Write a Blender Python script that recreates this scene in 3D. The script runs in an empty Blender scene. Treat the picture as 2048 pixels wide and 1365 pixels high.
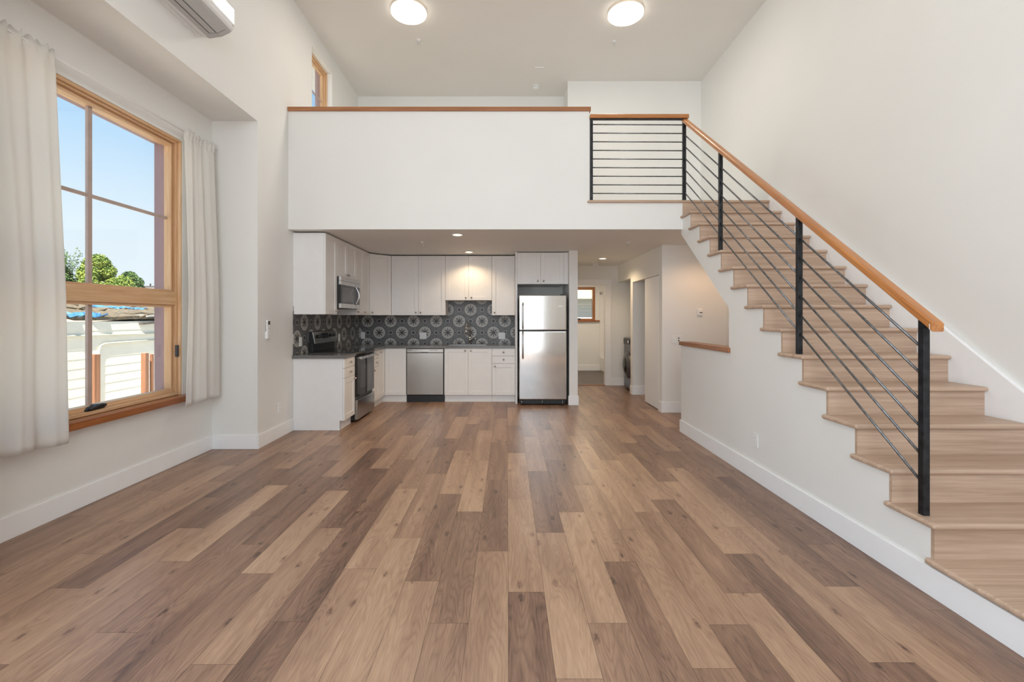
import bpy, bmesh, math, random
from mathutils import Vector, Matrix
from mathutils.geometry import tessellate_polygon
R = math.radians
random.seed(11)
sc = bpy.context.scene
C = sc.collection

# ---------------------------------------------------------------- camera
H = 1.365
cd = bpy.data.cameras.new('camera'); cam = bpy.data.objects.new('camera', cd); C.objects.link(cam)
cam.location = (0, 0, H); cam.rotation_euler = (R(90), 0, 0)
cd.sensor_fit = 'HORIZONTAL'; cd.sensor_width = 36; cd.lens = 36*900/2048
cd.shift_x = 10/2048; cd.shift_y = -46.5/2048; cd.clip_start = .05; cd.clip_end = 300
sc.camera = cam

# ---------------------------------------------------------------- view, world, sun, daylight
vs = sc.view_settings
sc.display_settings.display_device = 'sRGB'
vs.view_transform = 'Standard'; vs.look = 'None'; vs.gamma = 1; vs.use_curve_mapping = False
vs.exposure = 0.12
sc.cycles.use_denoising = True
sc.cycles.max_bounces = 12; sc.cycles.diffuse_bounces = 7; sc.cycles.glossy_bounces = 5
sc.cycles.transparent_max_bounces = 12
sc.cycles.sample_clamp_indirect = 6

w = bpy.data.worlds.new('World'); sc.world = w; w.use_nodes = True
nt = w.node_tree; nt.nodes.clear()
wo = nt.nodes.new('ShaderNodeOutputWorld'); bg = nt.nodes.new('ShaderNodeBackground')
tc = nt.nodes.new('ShaderNodeTexCoord'); sp = nt.nodes.new('ShaderNodeSeparateXYZ'); cr = nt.nodes.new('ShaderNodeValToRGB')
nz = nt.nodes.new('ShaderNodeTexNoise'); nz.inputs['Scale'].default_value = 2.2; nz.inputs['Detail'].default_value = 4
ma = nt.nodes.new('ShaderNodeMath'); ma.operation = 'MULTIPLY_ADD'; ma.inputs[1].default_value = .10; 
nt.links.new(tc.outputs['Generated'], sp.inputs[0]); nt.links.new(tc.outputs['Generated'], nz.inputs['Vector'])
nt.links.new(nz.outputs['Fac'], ma.inputs[0]); nt.links.new(sp.outputs['Z'], ma.inputs[2]); nt.links.new(ma.outputs[0], cr.inputs[0])
e = cr.color_ramp.elements
e[0].position = .03; e[0].color = (.86, .93, .98, 1)
e[1].position = .62; e[1].color = (.20, .46, .86, 1)
x = e.new(.20); x.color = (.76, .89, .99, 1)
x = e.new(.42); x.color = (.38, .66, .96, 1)
nt.links.new(cr.outputs[0], bg.inputs[0]); bg.inputs[1].default_value = 1.0
nt.links.new(bg.outputs[0], wo.inputs[0])

def light(name, kind, loc, rot, energy, color, **kw):
    l = bpy.data.lights.new(name, kind); l.energy = energy; l.color = color
    for k, v in kw.items(): setattr(l, k, v)
    o = bpy.data.objects.new(name, l); C.objects.link(o); o.location = loc; o.rotation_euler = rot
    return o
sd = Vector((-.27, 1.1, -1.9))
sun = light('sun', 'SUN', (6, -8, 12), sd.to_track_quat('-Z', 'Y').to_euler(), 11, (1, .95, .87), angle=R(.6))
# daylight entering by the tall glazing of the wall behind the camera
day = light('daylight_rear_window', 'AREA', (-.2, -2.93, 1.8), (R(90), 0, 0), 76, (.82, .92, 1.0), shape='RECTANGLE', size=3.0, size_y=3.4)
# fill light added at an invented opening in the left wall, beside the camera
side_fill = light('added_side_fill', 'AREA', (-2.62, -.55, 1.75), (0, R(-90), 0), 95, (.82, .92, 1.0), shape='RECTANGLE', size=2.8, size_y=3.3)
high_fill = light('added_clerestory_fill', 'AREA', (0.2, -2.93, 4.4), (R(90), 0, 0), 84, (.82, .92, 1.0), shape='RECTANGLE', size=5.2, size_y=1.2)  # high fill added out of view to spread the daylight and lift the ceiling
# ---------------------------------------------------------------- node helpers / materials
class NT:
    def __init__(s, name):
        s.m = bpy.data.materials.new(name); s.m.use_nodes = True
        s.t = s.m.node_tree; s.b = s.t.nodes['Principled BSDF']
    def n(s, typ, **kw):
        n = s.t.nodes.new(typ)
        for k, v in kw.items(): setattr(n, k, v)
        return n
    def put(s, sock, v):
        if v is None: return
        if isinstance(v, bpy.types.NodeSocket): s.t.links.new(v, sock)
        else: sock.default_value = v
    def M(s, op, a, b=None, c=None):
        n = s.n('ShaderNodeMath', operation=op)
        s.put(n.inputs[0], a); s.put(n.inputs[1], b); s.put(n.inputs[2], c)
        return n.outputs[0]
    def lt(s, a, b): return s.M('LESS_THAN', a, b)
    def band(s, a, lo, hi): return s.M('MULTIPLY', s.M('GREATER_THAN', a, lo), s.M('LESS_THAN', a, hi))
    def mix(s, f, a, b):
        n = s.n('ShaderNodeMix', data_type='RGBA')
        s.put(n.inputs[0], f); s.put(n.inputs[6], a); s.put(n.inputs[7], b)
        return n.outputs[2]
    def pos(s):
        return s.n('ShaderNodeNewGeometry').outputs['Position']
    def sep(s, v):
        n = s.n('ShaderNodeSeparateXYZ'); s.put(n.inputs[0], v); return n.outputs
    def comb(s, x, y, z):
        n = s.n('ShaderNodeCombineXYZ'); s.put(n.inputs[0], x); s.put(n.inputs[1], y); s.put(n.inputs[2], z); return n.outputs[0]
    def noise(s, v, scale, detail=3, rough=.55, dist=0):
        n = s.n('ShaderNodeTexNoise'); s.put(n.inputs['Vector'], v); n.inputs['Scale'].default_value = scale
        n.inputs['Detail'].default_value = detail; n.inputs['Roughness'].default_value = rough; n.inputs['Distortion'].default_value = dist
        return n.outputs['Fac']
    def scale(s, v, k):
        n = s.n('ShaderNodeVectorMath', operation='MULTIPLY'); s.put(n.inputs[0], v); n.inputs[1].default_value = k; return n.outputs[0]
    def ramp(s, f, stops):
        n = s.n('ShaderNodeValToRGB'); s.put(n.inputs[0], f)
        el = n.color_ramp.elements
        el[0].position, el[0].color = stops[0][0], (*stops[0][1], 1)
        el[1].position, el[1].color = stops[-1][0], (*stops[-1][1], 1)
        for p, c in stops[1:-1]:
            q = el.new(p); q.color = (*c, 1)
        return n.outputs[0]
    def maprange(s, v, a, b, c, d):
        n = s.n('ShaderNodeMapRange'); s.put(n.inputs[0], v)
        for i, q in enumerate((a, b, c, d)): n.inputs[i+1].default_value = q
        return n.outputs[0]
    def bump(s, h, strength, dist=.002):
        n = s.n('ShaderNodeBump'); n.inputs['Strength'].default_value = strength; n.inputs['Distance'].default_value = dist
        s.put(n.inputs['Height'], h); s.t.links.new(n.outputs[0], s.b.inputs['Normal'])
    def col(s, c): s.put(s.b.inputs['Base Color'], c if isinstance(c, bpy.types.NodeSocket) else (*c, 1))
    def set(s, **kw):
        for k, v in kw.items(): s.put(s.b.inputs[k.replace('_', ' ')], v)
        return s

def plain(name, c, rough=.5, metal=0, var=.03, nscale=9, bump=0, spec=None, coat=0):
    n = NT(name); p = n.pos()
    f = n.noise(p, nscale, 2)
    n.col(n.mix(n.maprange(f, .3, .7, 0, 1), tuple(max(0, k*(1-var)) for k in c)+(1,), tuple(min(1, k*(1+var)) for k in c)+(1,)))
    n.set(Roughness=rough, Metallic=metal)
    if spec is not None: n.set(Specular_IOR_Level=spec)
    if coat: n.set(Coat_Weight=coat, Coat_Roughness=.1)
    if bump: n.bump(n.noise(p, 240, 2), bump, .001)
    return n.m
def wood(name, c1, c2, axis=1, rough=.4, fine=60, stretch=.05, coat=0, rings=.5, tilt=0):
    n = NT(name); p = n.pos()
    if tilt:
        vr = n.n('ShaderNodeVectorRotate', rotation_type='X_AXIS'); n.put(vr.inputs['Vector'], p); vr.inputs['Angle'].default_value = -tilt; p = vr.outputs[0]
    k = [1, 1, 1]; k[axis] = stretch
    v = n.scale(p, k)
    a = n.noise(v, fine, 4, .6, .4); b = n.noise(v, fine*.18, 3, .5, 1.2)
    f = n.M('ADD', n.M('MULTIPLY', a, 1-rings), n.M('MULTIPLY', b, rings))
    n.col(n.ramp(f, [(.33, c2), (.52, tuple((x+y)/2 for x, y in zip(c1, c2))), (.66, c1)]))
    n.set(Roughness=rough); n.bump(a, .12, .001)
    if coat: n.set(Coat_Weight=coat, Coat_Roughness=.15)
    return n.m
def steel(name, c, rough=.28, axis=0):
    n = NT(name); p = n.pos(); k = [60, 60, 60]; k[axis] = 1.2
    a = n.noise(n.scale(p, k), 6, 3)
    n.col(n.mix(a, tuple(q*.9 for q in c)+(1,), tuple(min(1, q*1.08) for q in c)+(1,)))
    n.set(Metallic=1.0, Roughness=n.maprange(a, .3, .7, rough*.85, rough*1.2))
    wv = n.noise(p, 1.6, 1); n.bump(n.M('ADD', n.M('MULTIPLY', a, .02), wv), .028, .05)
    return n.m
def emit(name, c, s):
    n = NT(name); n.col((.9, .9, .9)); n.set(Emission_Color=(*c, 1), Emission_Strength=s); return n.m

m_wall = plain('wall_paint', (.79, .785, .76), .62, var=.012, nscale=1.5, bump=.05)
m_ceil = plain('ceiling_paint', (.75, .725, .69), .75, var=.012, nscale=1.5)
m_trim = plain('trim_paint', (.87, .87, .875), .38, var=.01)
m_cab = plain('cabinet_paint', (.80, .79, .78), .36, var=.012)
m_dark = plain('dark_void', (.012, .012, .013), .6)
m_fir = wood('clear_fir', (.80, .56, .35), (.58, .33, .16), 1, .42)
m_firz = wood('clear_fir_upright', (.80, .56, .35), (.58, .33, .16), 2, .42)
m_stool = wood('stained_sill_wood', (.42, .15, .045), (.24, .07, .018), 1, .22, coat=.35)
m_cap = wood('stained_cap_wood', (.45, .20, .085), (.27, .10, .035), 0, .35)
m_capy = wood('stained_cap_wood_long', (.40, .165, .065), (.22, .075, .026), 1, .35)
m_hand = wood('handrail_fir', (.60, .26, .075), (.31, .098, .022), 1, .3, fine=150, stretch=.03, coat=.3, tilt=math.atan(.1838/.2415))
m_handx = wood('handrail_fir_level', (.60, .26, .075), (.31, .098, .022), 0, .3, fine=150, stretch=.03, coat=.3)
m_oak = wood('pale_oak', (.60, .44, .33), (.38, .26, .182), 0, .42, fine=85, stretch=.035, rings=.5)
m_sash = plain('sash_aluminium', (.46, .36, .32), .45, var=.08)
m_purple = plain('plum_exterior_trim', (.34, .22, .23), .55)
m_post = plain('blackened_steel', (.022, .023, .026), .42, metal=.55, var=.5, nscale=26)
m_rod = plain('raw_steel_rod', (.17, .175, .18), .34, metal=.9, var=.3, nscale=30)
m_ss = steel('stainless_upright', (.62, .61, .59), .10, 2)
m_ssd = steel('stainless_dishwasher', (.40, .385, .36), .2, 2)
m_ssx = steel('stainless_level', (.60, .59, .575), .27, 1)
m_chrome = plain('chrome', (.75, .74, .73), .12, metal=1)
m_knob = plain('nickel_knob', (.50, .47, .44), .18, metal=1)
m_hw = plain('dark_bronze', (.05, .048, .048), .35, metal=.7)
m_black = plain('black_plastic', (.012, .012, .013), .35)
m_bglass = plain('black_glass', (.008, .008, .009), .05, spec=.6)
m_oven = plain('oven_window_glass', (.03, .031, .034), .06, spec=.8)
m_mwglass = plain('microwave_window', (.10, .10, .095), .12, spec=.6)
m_fside = plain('appliance_grey', (.05, .052, .055), .5)
m_counter = plain('charcoal_quartz', (.155, .155, .152), .16, var=.25, nscale=130)
m_white = plain('white_plastic', (.82, .82, .815), .4, var=.01)
m_plate = plain('outlet_plate', (.80, .80, .79), .35, var=.01)
m_slot = plain('outlet_slot', (.20, .20, .21), .5)
m_ac = plain('ac_shell', (.82, .82, .82), .22, var=.01)
m_acgrey = plain('ac_underside', (.50, .50, .495), .6, var=.08, nscale=200)
m_disc = emit('ceiling_light_diffuser', (1, .93, .82), 5.0)
m_halo = emit('ceiling_light_backlight', (1, .72, .40), 2.5)
m_down = emit('downlight_lens', (1, .80, .52), 9)
m_tub = plain('tub_enamel', (.80, .79, .77), .2, var=.01)
m_bfloor = wood('bath_floor_plank', (.15, .125, .11), (.10, .08, .07), 0, .5)
m_washer = plain('washer_graphite', (.14, .145, .155), .3, metal=.7)
m_fence = plain('cream_siding', (.86, .82, .70), .7, var=.03, nscale=3)
m_conduit = plain('painted_conduit', (.62, .60, .48), .6)
m_redwood = wood('redwood_post', (.42, .20, .10), (.22, .09, .045), 2, .7)
m_ground = plain('yard_ground', (.58, .55, .49), .9, var=.3, nscale=6)
m_tarp = plain('blue_tarp', (.07, .22, .42), .5, var=.25, nscale=8)
m_house = plain('tan_stucco', (.58, .47, .36), .8)
m_hroof = plain('house_roof', (.24, .20, .17), .8)
m_pole = plain('pole_wood', (.12, .10, .085), .8)
m_bark = plain('bark', (.13, .09, .06), .9, var=.3)

def leafmat(name, a, b):
    n = NT(name); f = n.noise(n.pos(), 2.6, 3)
    n.col(n.mix(n.maprange(f, .35, .65, 0, 1), (*a, 1), (*b, 1))); n.set(Roughness=.6); return n.m
m_leaf_y = leafmat('leaf_yellow_green', (.12, .21, .03), (.34, .40, .07))
m_leaf_d = leafmat('leaf_dark_green', (.045, .11, .03), (.16, .25, .06))

def fabric():
    n = NT('curtain_cotton'); p = n.pos()
    n.col((.90, .89, .87)); n.set(Roughness=.85, Sheen_Weight=.2)
    tr = n.n('ShaderNodeBsdfTranslucent'); tr.inputs[0].default_value = (.90, .88, .84, 1)
    mx = n.n('ShaderNodeMixShader'); mx.inputs[0].default_value = .48
    out = n.t.nodes['Material Output']
    n.t.links.new(n.b.outputs[0], mx.inputs[1]); n.t.links.new(tr.outputs[0], mx.inputs[2]); n.t.links.new(mx.outputs[0], out.inputs[0])
    n.bump(n.noise(p, 900, 1), .06, .0005)
    return n.m
m_curtain = fabric()
def glass():
    n = NT('window_glass'); out = n.t.nodes['Material Output']
    t = n.n('ShaderNodeBsdfTransparent'); t.inputs[0].default_value = (.985, .99, .985, 1)
    g = n.n('ShaderNodeBsdfGlossy'); g.inputs['Roughness'].default_value = .01
    lw = n.n('ShaderNodeLayerWeight'); lw.inputs[0].default_value = .5
    fr = n.M('MULTIPLY_ADD', n.M('POWER', lw.outputs['Facing'], 4.5), .8, .03)
    mx = n.n('ShaderNodeMixShader')
    n.t.links.new(fr, mx.inputs[0]); n.t.links.new(t.outputs[0], mx.inputs[1]); n.t.links.new(g.outputs[0], mx.inputs[2])
    n.t.links.new(mx.outputs[0], out.inputs[0]); return n.m
m_glass = glass()

def tile(name, horiz, h0, z0=1.306, P=.1995):
    """encaustic tile: big flower medallions and small rings in a checker, thin lines between"""
    n = NT(name); q = n.sep(n.pos())
    u = n.M('DIVIDE', n.M('SUBTRACT', q[horiz], h0), P); v = n.M('DIVIDE', n.M('SUBTRACT', q[2], z0), P)
    a = n.M('MULTIPLY', n.M('ADD', u, v), .5); b = n.M('MULTIPLY', n.M('SUBTRACT', u, v), .5)
    def cell(off):
        ar = n.M('SUBTRACT', n.M('ADD', a, off), n.M('ROUND', n.M('ADD', a, off)))
        br = n.M('SUBTRACT', n.M('ADD', b, off), n.M('ROUND', n.M('ADD', b, off)))
        du = n.M('ADD', ar, br); dv = n.M('SUBTRACT', ar, br)
        r = n.M('MULTIPLY', n.M('SQRT', n.M('ADD', n.M('MULTIPLY', du, du), n.M('MULTIPLY', dv, dv))), P)
        return du, dv, r
    du, dv, r = cell(0); _, _, r2 = cell(.5)
    th = n.M('ARCTAN2', dv, du)
    s8 = n.M('ABSOLUTE', n.M('SINE', n.M('MULTIPLY', th, 4)))          # zero along eight rays
    diag = n.M('ABSOLUTE', n.M('SINE', n.M('MULTIPLY', th, 2)))        # one on the diagonals
    bumpr = n.M('MAXIMUM', 0.0, n.M('SINE', n.M('MULTIPLY', n.M('SUBTRACT', r, .022), 57.1)))
    wpet = n.M('ADD', .009, n.M('MULTIPLY', n.M('MULTIPLY', bumpr, .036), n.M('ADD', .5, n.M('MULTIPLY', diag, .5))))
    pet = n.M('MULTIPLY', n.lt(n.M('MULTIPLY', n.M('MULTIPLY', s8, r), .5), n.M('MULTIPLY', wpet, .5)), n.lt(r, .080))
    core = n.lt(r, .028)
    mot = n.noise(n.pos(), 55, 4, .7)
    line = n.M('MAXIMUM', n.lt(n.M('ABSOLUTE', n.M('SUBTRACT', u, n.M('ROUND', u))), .022), n.lt(n.M('ABSOLUTE', n.M('SUBTRACT', v, n.M('ROUND', v))), .022))
    d1 = n.M('ABSOLUTE', n.M('SUBTRACT', n.M('ABSOLUTE', n.M('SUBTRACT', n.M('ABSOLUTE', du), n.M('ABSOLUTE', dv))), .13))
    c = n.mix(n.maprange(mot, .25, .75, 0, 1), (.085, .085, .086, 1), (.175, .173, .17, 1))
    c = n.mix(n.M('MULTIPLY', n.lt(d1, .03), .55), c, (.06, .06, .06, 1))
    c = n.mix(n.M('MULTIPLY', line, .85), c, (.025, .025, .026, 1))
    lightc = n.mix(mot, (.36, .35, .33, 1), (.47, .455, .43, 1))
    c = n.mix(n.lt(r, .1155), c, (.03, .03, .03, 1))
    c = n.mix(n.lt(r, .1075), c, lightc)
    c = n.mix(n.M('MULTIPLY', pet, n.lt(r, .1075)), c, (.075, .068, .064, 1))
    c = n.mix(core, c, (.028, .025, .024, 1))
    c = n.mix(n.lt(r2, .046), c, (.03, .03, .03, 1))
    c = n.mix(n.lt(r2, .0385), c, (.50, .48, .46, 1))
    c = n.mix(n.lt(r2, .030), c, (.03, .03, .03, 1))
    n.col(c); n.set(Roughness=.38); return n.m
m_tile_x = tile('cement_tile_rear', 0, -1.235)
m_tile_y = tile('cement_tile_side', 1, 5.74)

def floor_mat():
    n = NT('plank_floor'); q = n.sep(n.pos())
    at = n.n('ShaderNodeAttribute', attribute_name='tone').outputs['Fac']
    sd_ = n.n('ShaderNodeAttribute', attribute_name='seed').outputs['Fac']
    ox = n.M('MULTIPLY', sd_, 37.0); oy = n.M('MULTIPLY', sd_, 91.0)
    X = n.M('ADD', q[0], ox); Y = n.M('ADD', q[1], oy)
    fine = n.noise(n.comb(n.M('MULTIPLY', X, 170), n.M('MULTIPLY', Y, 10), sd_), 1, 4, .68, .25)
    med = n.noise(n.comb(n.M('MULTIPLY', X, 22), n.M('MULTIPLY', Y, 1.6), sd_), 1, 3, .55, .8)
    big = n.noise(n.comb(n.M('MULTIPLY', X, 7), n.M('MULTIPLY', Y, .8), sd_), 1, 2, .5, .6)
    # cathedral rings
    rg = n.noise(n.comb(n.M('MULTIPLY', X, 9), n.M('MULTIPLY', Y, 1.1), sd_), 1, 1.5, .45, .3)
    ring = n.M('FRACT', n.M('MULTIPLY', rg, 22))
    ring = n.M('POWER', n.M('MULTIPLY', n.M('ABSOLUTE', n.M('SUBTRACT', ring, .5)), 2), 2.2)
    # knots
    vo = n.n('ShaderNodeTexVoronoi', voronoi_dimensions='2D'); n.put(vo.inputs['Vector'], n.comb(n.M('MULTIPLY', X, 4.2), n.M('MULTIPLY', Y, 1.7), 0)); vo.inputs['Scale'].default_value = 1
    knot = n.M('MULTIPLY', n.maprange(vo.outputs['Distance'], .018, .075, 1, 0), n.maprange(n.noise(n.comb(n.M('MULTIPLY', X, 90), n.M('MULTIPLY', Y, 45), 0), 1, 3), .35, .6, .2, 1))
    t = n.M('ADD', n.M('MULTIPLY_ADD', at, .74, .15), n.M('MULTIPLY', n.M('SUBTRACT', med, .5), .42))
    t = n.M('ADD', t, n.M('MULTIPLY', n.M('SUBTRACT', big, .5), .75))
    t = n.M('ADD', t, n.M('MULTIPLY', n.M('SUBTRACT', fine, .5), .62))
    t = n.M('ADD', t, n.M('MULTIPLY', n.M('SUBTRACT', .3, ring), .15))
    t = n.M('SUBTRACT', t, n.M('MULTIPLY', knot, .62))
    c = n.ramp(t, [(-0.0, (.098, .053, .035)), (.22, (.192, .107, .070)), (.48, (.302, .178, .114)), (.75, (.42, .264, .167)), (1.0, (.52, .345, .225))])
    n.col(c)
    n.set(Roughness=n.maprange(fine, .3, .7, .29, .41), Specular_IOR_Level=.6)
    n.bump(n.M('ADD', n.M('MULTIPLY', fine, .7), n.M('MULTIPLY', ring, .3)), .16, .0012)
    return n.m
m_floor = floor_mat()

# ---------------------------------------------------------------- mesh helpers
def BM(): return bmesh.new()
def box(bm, x0, x1, y0, y1, z0, z1):
    if x0 > x1: x0, x1 = x1, x0
    if y0 > y1: y0, y1 = y1, y0
    v = [bm.verts.new(p) for p in ((x0,y0,z0),(x1,y0,z0),(x1,y1,z0),(x0,y1,z0),(x0,y0,z1),(x1,y0,z1),(x1,y1,z1),(x0,y1,z1))]
    for f in ((3,2,1,0),(4,5,6,7),(0,1,5,4),(1,2,6,5),(2,3,7,6),(3,0,4,7)): bm.faces.new([v[i] for i in f])
    return bm
def B(*a): return box(BM(), *a)
def prism(bm, pts, axis, a0, a1):
    """polygon pts in the two other axes (order: x<y<z), extruded along axis"""
    def P(p, a):
        if axis == 0: return (a, p[0], p[1])
        if axis == 1: return (p[0], a, p[1])
        return (p[0], p[1], a)
    v0 = [bm.verts.new(P(p, a0)) for p in pts]; v1 = [bm.verts.new(P(p, a1)) for p in pts]
    for a, b, c in tessellate_polygon([[Vector((p[0], p[1], 0)) for p in pts]]):
        bm.faces.new((v0[a], v0[b], v0[c])); bm.faces.new((v1[c], v1[b], v1[a]))
    for i in range(len(pts)):
        j = (i+1) % len(pts); bm.faces.new((v0[j], v0[i], v1[i], v1[j]))
    return bm
def frame_axes(d):
    d = d.normalized(); up = Vector((0, 0, 1)) if abs(d.z) < .95 else Vector((1, 0, 0))
    a = d.cross(up).normalized(); return a, a.cross(d).normalized()
def cyl(bm, p0, p1, r0, r1=None, seg=20, caps=True):
    p0, p1 = Vector(p0), Vector(p1); r1 = r0 if r1 is None else r1
    a, b = frame_axes(p1-p0); rs = []
    for p, r in ((p0, r0), (p1, r1)):
        rs.append([bm.verts.new(p + a*math.cos(t)*r + b*math.sin(t)*r) for t in [2*math.pi*i/seg for i in range(seg)]])
    for i in range(seg):
        j = (i+1) % seg; f = bm.faces.new((rs[0][i], rs[0][j], rs[1][j], rs[1][i])); f.smooth = True
    if caps: bm.faces.new(rs[0][::-1]); bm.faces.new(rs[1])
    return bm
def tube(bm, pts, r, seg=12):
    pts = [Vector(p) for p in pts]; rings = []; prev = None
    for i, p in enumerate(pts):
        d = (pts[min(i+1, len(pts)-1)] - pts[max(i-1, 0)]).normalized()
        if prev is None: a, b = frame_axes(d)
        else:
            a = (prev - d*prev.dot(d)).normalized(); b = a.cross(d)
        prev = a
        rr = r[i] if isinstance(r, (list, tuple)) else r
        rings.append([bm.verts.new(p + a*math.cos(2*math.pi*k/seg)*rr + b*math.sin(2*math.pi*k/seg)*rr) for k in range(seg)])
    for i in range(len(pts)-1):
        for k in range(seg):
            j = (k+1) % seg; f = bm.faces.new((rings[i][k], rings[i][j], rings[i+1][j], rings[i+1][k])); f.smooth = True
    bm.faces.new(rings[0][::-1]); bm.faces.new(rings[-1])
    return bm
def lathe(bm, prof, c, axis='Z', seg=32):
    """profile [(r, h)...] turned about an axis through c"""
    rings = []
    for r, h in prof:
        ring = []
        for k in range(seg):
            t = 2*math.pi*k/seg; a, b = math.cos(t)*r, math.sin(t)*r
            p = {'Z': (a, b, h), 'Y': (a, h, b), 'X': (h, a, b)}[axis]
            ring.append(bm.verts.new((c[0]+p[0], c[1]+p[1], c[2]+p[2])))
        rings.append(ring)
    for i in range(len(rings)-1):
        for k in range(seg):
            j = (k+1) % seg; f = bm.faces.new((rings[i][k], rings[i][j], rings[i+1][j], rings[i+1][k])); f.smooth = True
    if prof[0][0] > 0: bm.faces.new(rings[0][::-1])
    if prof[-1][0] > 0: bm.faces.new(rings[-1])
    return bm

def wloc(o):
    m = Matrix.Identity(4)
    while o is not None:
        m = Matrix.LocRotScale(o.location, o.rotation_euler.to_quaternion(), o.scale) @ m; o = o.parent
    return m
def obj(name, bm, mat, parent=None, bevel=0, seg=2, local=False, origin=None, mat2=None, upright=()):
    """one mesh object; coordinates are the world's unless local"""
    bmesh.ops.recalc_face_normals(bm, faces=bm.faces[:])
    me = bpy.data.meshes.new(name)
    o = bpy.data.objects.new(name, me)
    if parent is not None:
        o.parent = parent
        if not local: bmesh.ops.transform(bm, matrix=wloc(parent).inverted(), verts=bm.verts[:])
    elif origin is not None:
        bmesh.ops.translate(bm, vec=-Vector(origin), verts=bm.verts[:]); o.location = origin
    if mat2:
        for i, f in enumerate(bm.faces): f.material_index = 1 if i//6 in upright else 0
    bm.to_mesh(me); bm.free()
    if mat: me.materials.append(mat)
    if mat2: me.materials.append(mat2)
    C.objects.link(o)
    if bevel:
        b = o.modifiers.new('edge', 'BEVEL'); b.width = bevel; b.segments = seg; b.limit_method = 'ANGLE'; b.angle_limit = R(40); b.harden_normals = False
    return o
def tag(o, label, cat, group=None):
    o['label'] = label; o['category'] = cat
    if group: o['group'] = group
    return o
def thing(name, label, cat, loc, rz=0, group=None):
    o = bpy.data.objects.new(name, None); C.objects.link(o); o.location = loc; o.rotation_euler = (0, 0, rz); o.empty_display_size = .1
    return tag(o, label, cat, group)
def struct(name, bm, mat, parent=None, bevel=0, label=None, **kw):
    o = obj(name, bm, mat, parent, bevel, **kw)
    if parent is None: o['kind'] = 'structure'
    if label: o['label'] = label
    return o
def sgroup(name, loc, label=None):
    o = bpy.data.objects.new(name, None); C.objects.link(o); o.location = loc; o['kind'] = 'structure'
    if label: o['label'] = label
    return o
def dup(root, loc, label, rz=None):
    r = root.copy(); C.objects.link(r); r.location = loc; r['label'] = label
    if rz is not None: r.rotation_euler = (0, 0, rz)
    for ch in list(root.children):
        c = ch.copy(); C.objects.link(c); c.parent = r
        for g in list(ch.children):
            d = g.copy(); C.objects.link(d); d.parent = c
    return r

# ---------------------------------------------------------------- the room
XL, XB, CEIL, KC, LF = -2.595, -3.07, 5.23, 2.415, 2.757       # left wall, bay wall, ceiling, kitchen ceiling, loft floor
YF, YB, YN = 5.34, 7.87, -3.0                                   # loft front, kitchen back wall, rear of room
YP0, YP1, ZS = 2.137, 4.683, 3.412                              # bay recess
XS = 2.085                                                      # stair side wall
def xr(y): return 3.17 - .0092*(7.4-y)

# floor: planks, each a face with its own tone
PW, PX = .1785, .006
cols = {
 0: [(2.238, .12), (3.39, .72), (4.54, .70), (5.69, .34)],
 1: [(1.70, .55), (2.857, .78), (4.0, .16), (5.15, .62), (6.3, .4)],
 2: [(2.01, .34), (3.158, .74), (4.32, .22), (5.47, .36)],
 3: [(2.515, .16), (3.67, .50), (4.82, .26), (5.97, .5)],
 4: [(1.75, .3), (2.90, .50), (4.05, .72), (5.2, .70), (6.3, .45)],
 5: [(2.0, .10), (3.16, .52), (4.31, .70), (5.46, .42)],
 6: [(2.23, .76), (3.375, .26), (4.53, .74), (5.68, .32)],
 7: [(1.45, .62), (2.60, .16), (3.75, .72), (4.9, .18), (6.05, .6)],
 8: [(1.78, .14), (2.93, .68), (4.08, .74), (5.23, .26), (6.4, .5)],
 9: [(2.285, .64), (3.43, .20), (4.6, .24), (5.7, .6)],
 10: [(2.71, .22), (3.86, .14), (5.0, .36), (6.1, .3)],
 11: [(2.1, .16), (3.3, .24), (4.45, .2), (5.6, .4)],
 -1: [(1.48, .46), (2.63, .58), (3.785, .20), (4.93, .28), (6.1, .5)],
 -2: [(2.01, .40), (3.167, .22), (4.30, .72), (5.45, .66), (6.6, .4)],
 -3: [(2.332, .62), (3.484, .18), (4.63, .70), (5.78, .3)],
 -4: [(1.64, .60), (2.79, .72), (3.937, .52), (5.08, .16), (6.2, .66)],
 -5: [(2.445, .62), (3.595, .78), (4.74, .48), (5.9, .34)],
 -6: [(2.02, .12), (3.17, .16), (4.32, .20), (5.47, .56)],
 -7: [(1.77, .40), (2.92, .54), (4.07, .20), (5.22, .60), (6.35, .3)],
 -8: [(2.40, .34), (3.55, .74), (4.70, .20), (5.85, .46)],
 -9: [(1.56, .50), (2.71, .28), (3.86, .18), (5.0, .52)],
 -10: [(1.95, .50), (3.10, .26), (4.30, .18), (5.45, .5)],
 -11: [(2.52, .46), (3.667, .76), (4.80, .20)],
 -12: [(1.77, .44), (2.918, .62), (4.07, .18)],
 -13: [(2.27, .56), (3.42, .16), (4.57, .22)],
 -14: [(2.6, .58), (3.75, .62)], -15: [(3.0, .50), (4.15, .60)], -16: [(2.4, .34), (3.55, .40)], -17: [(3.1, .30), (4.25, .40)],
}
rng = random.Random(5)
bm = BM(); tones, seeds = [], []
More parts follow.
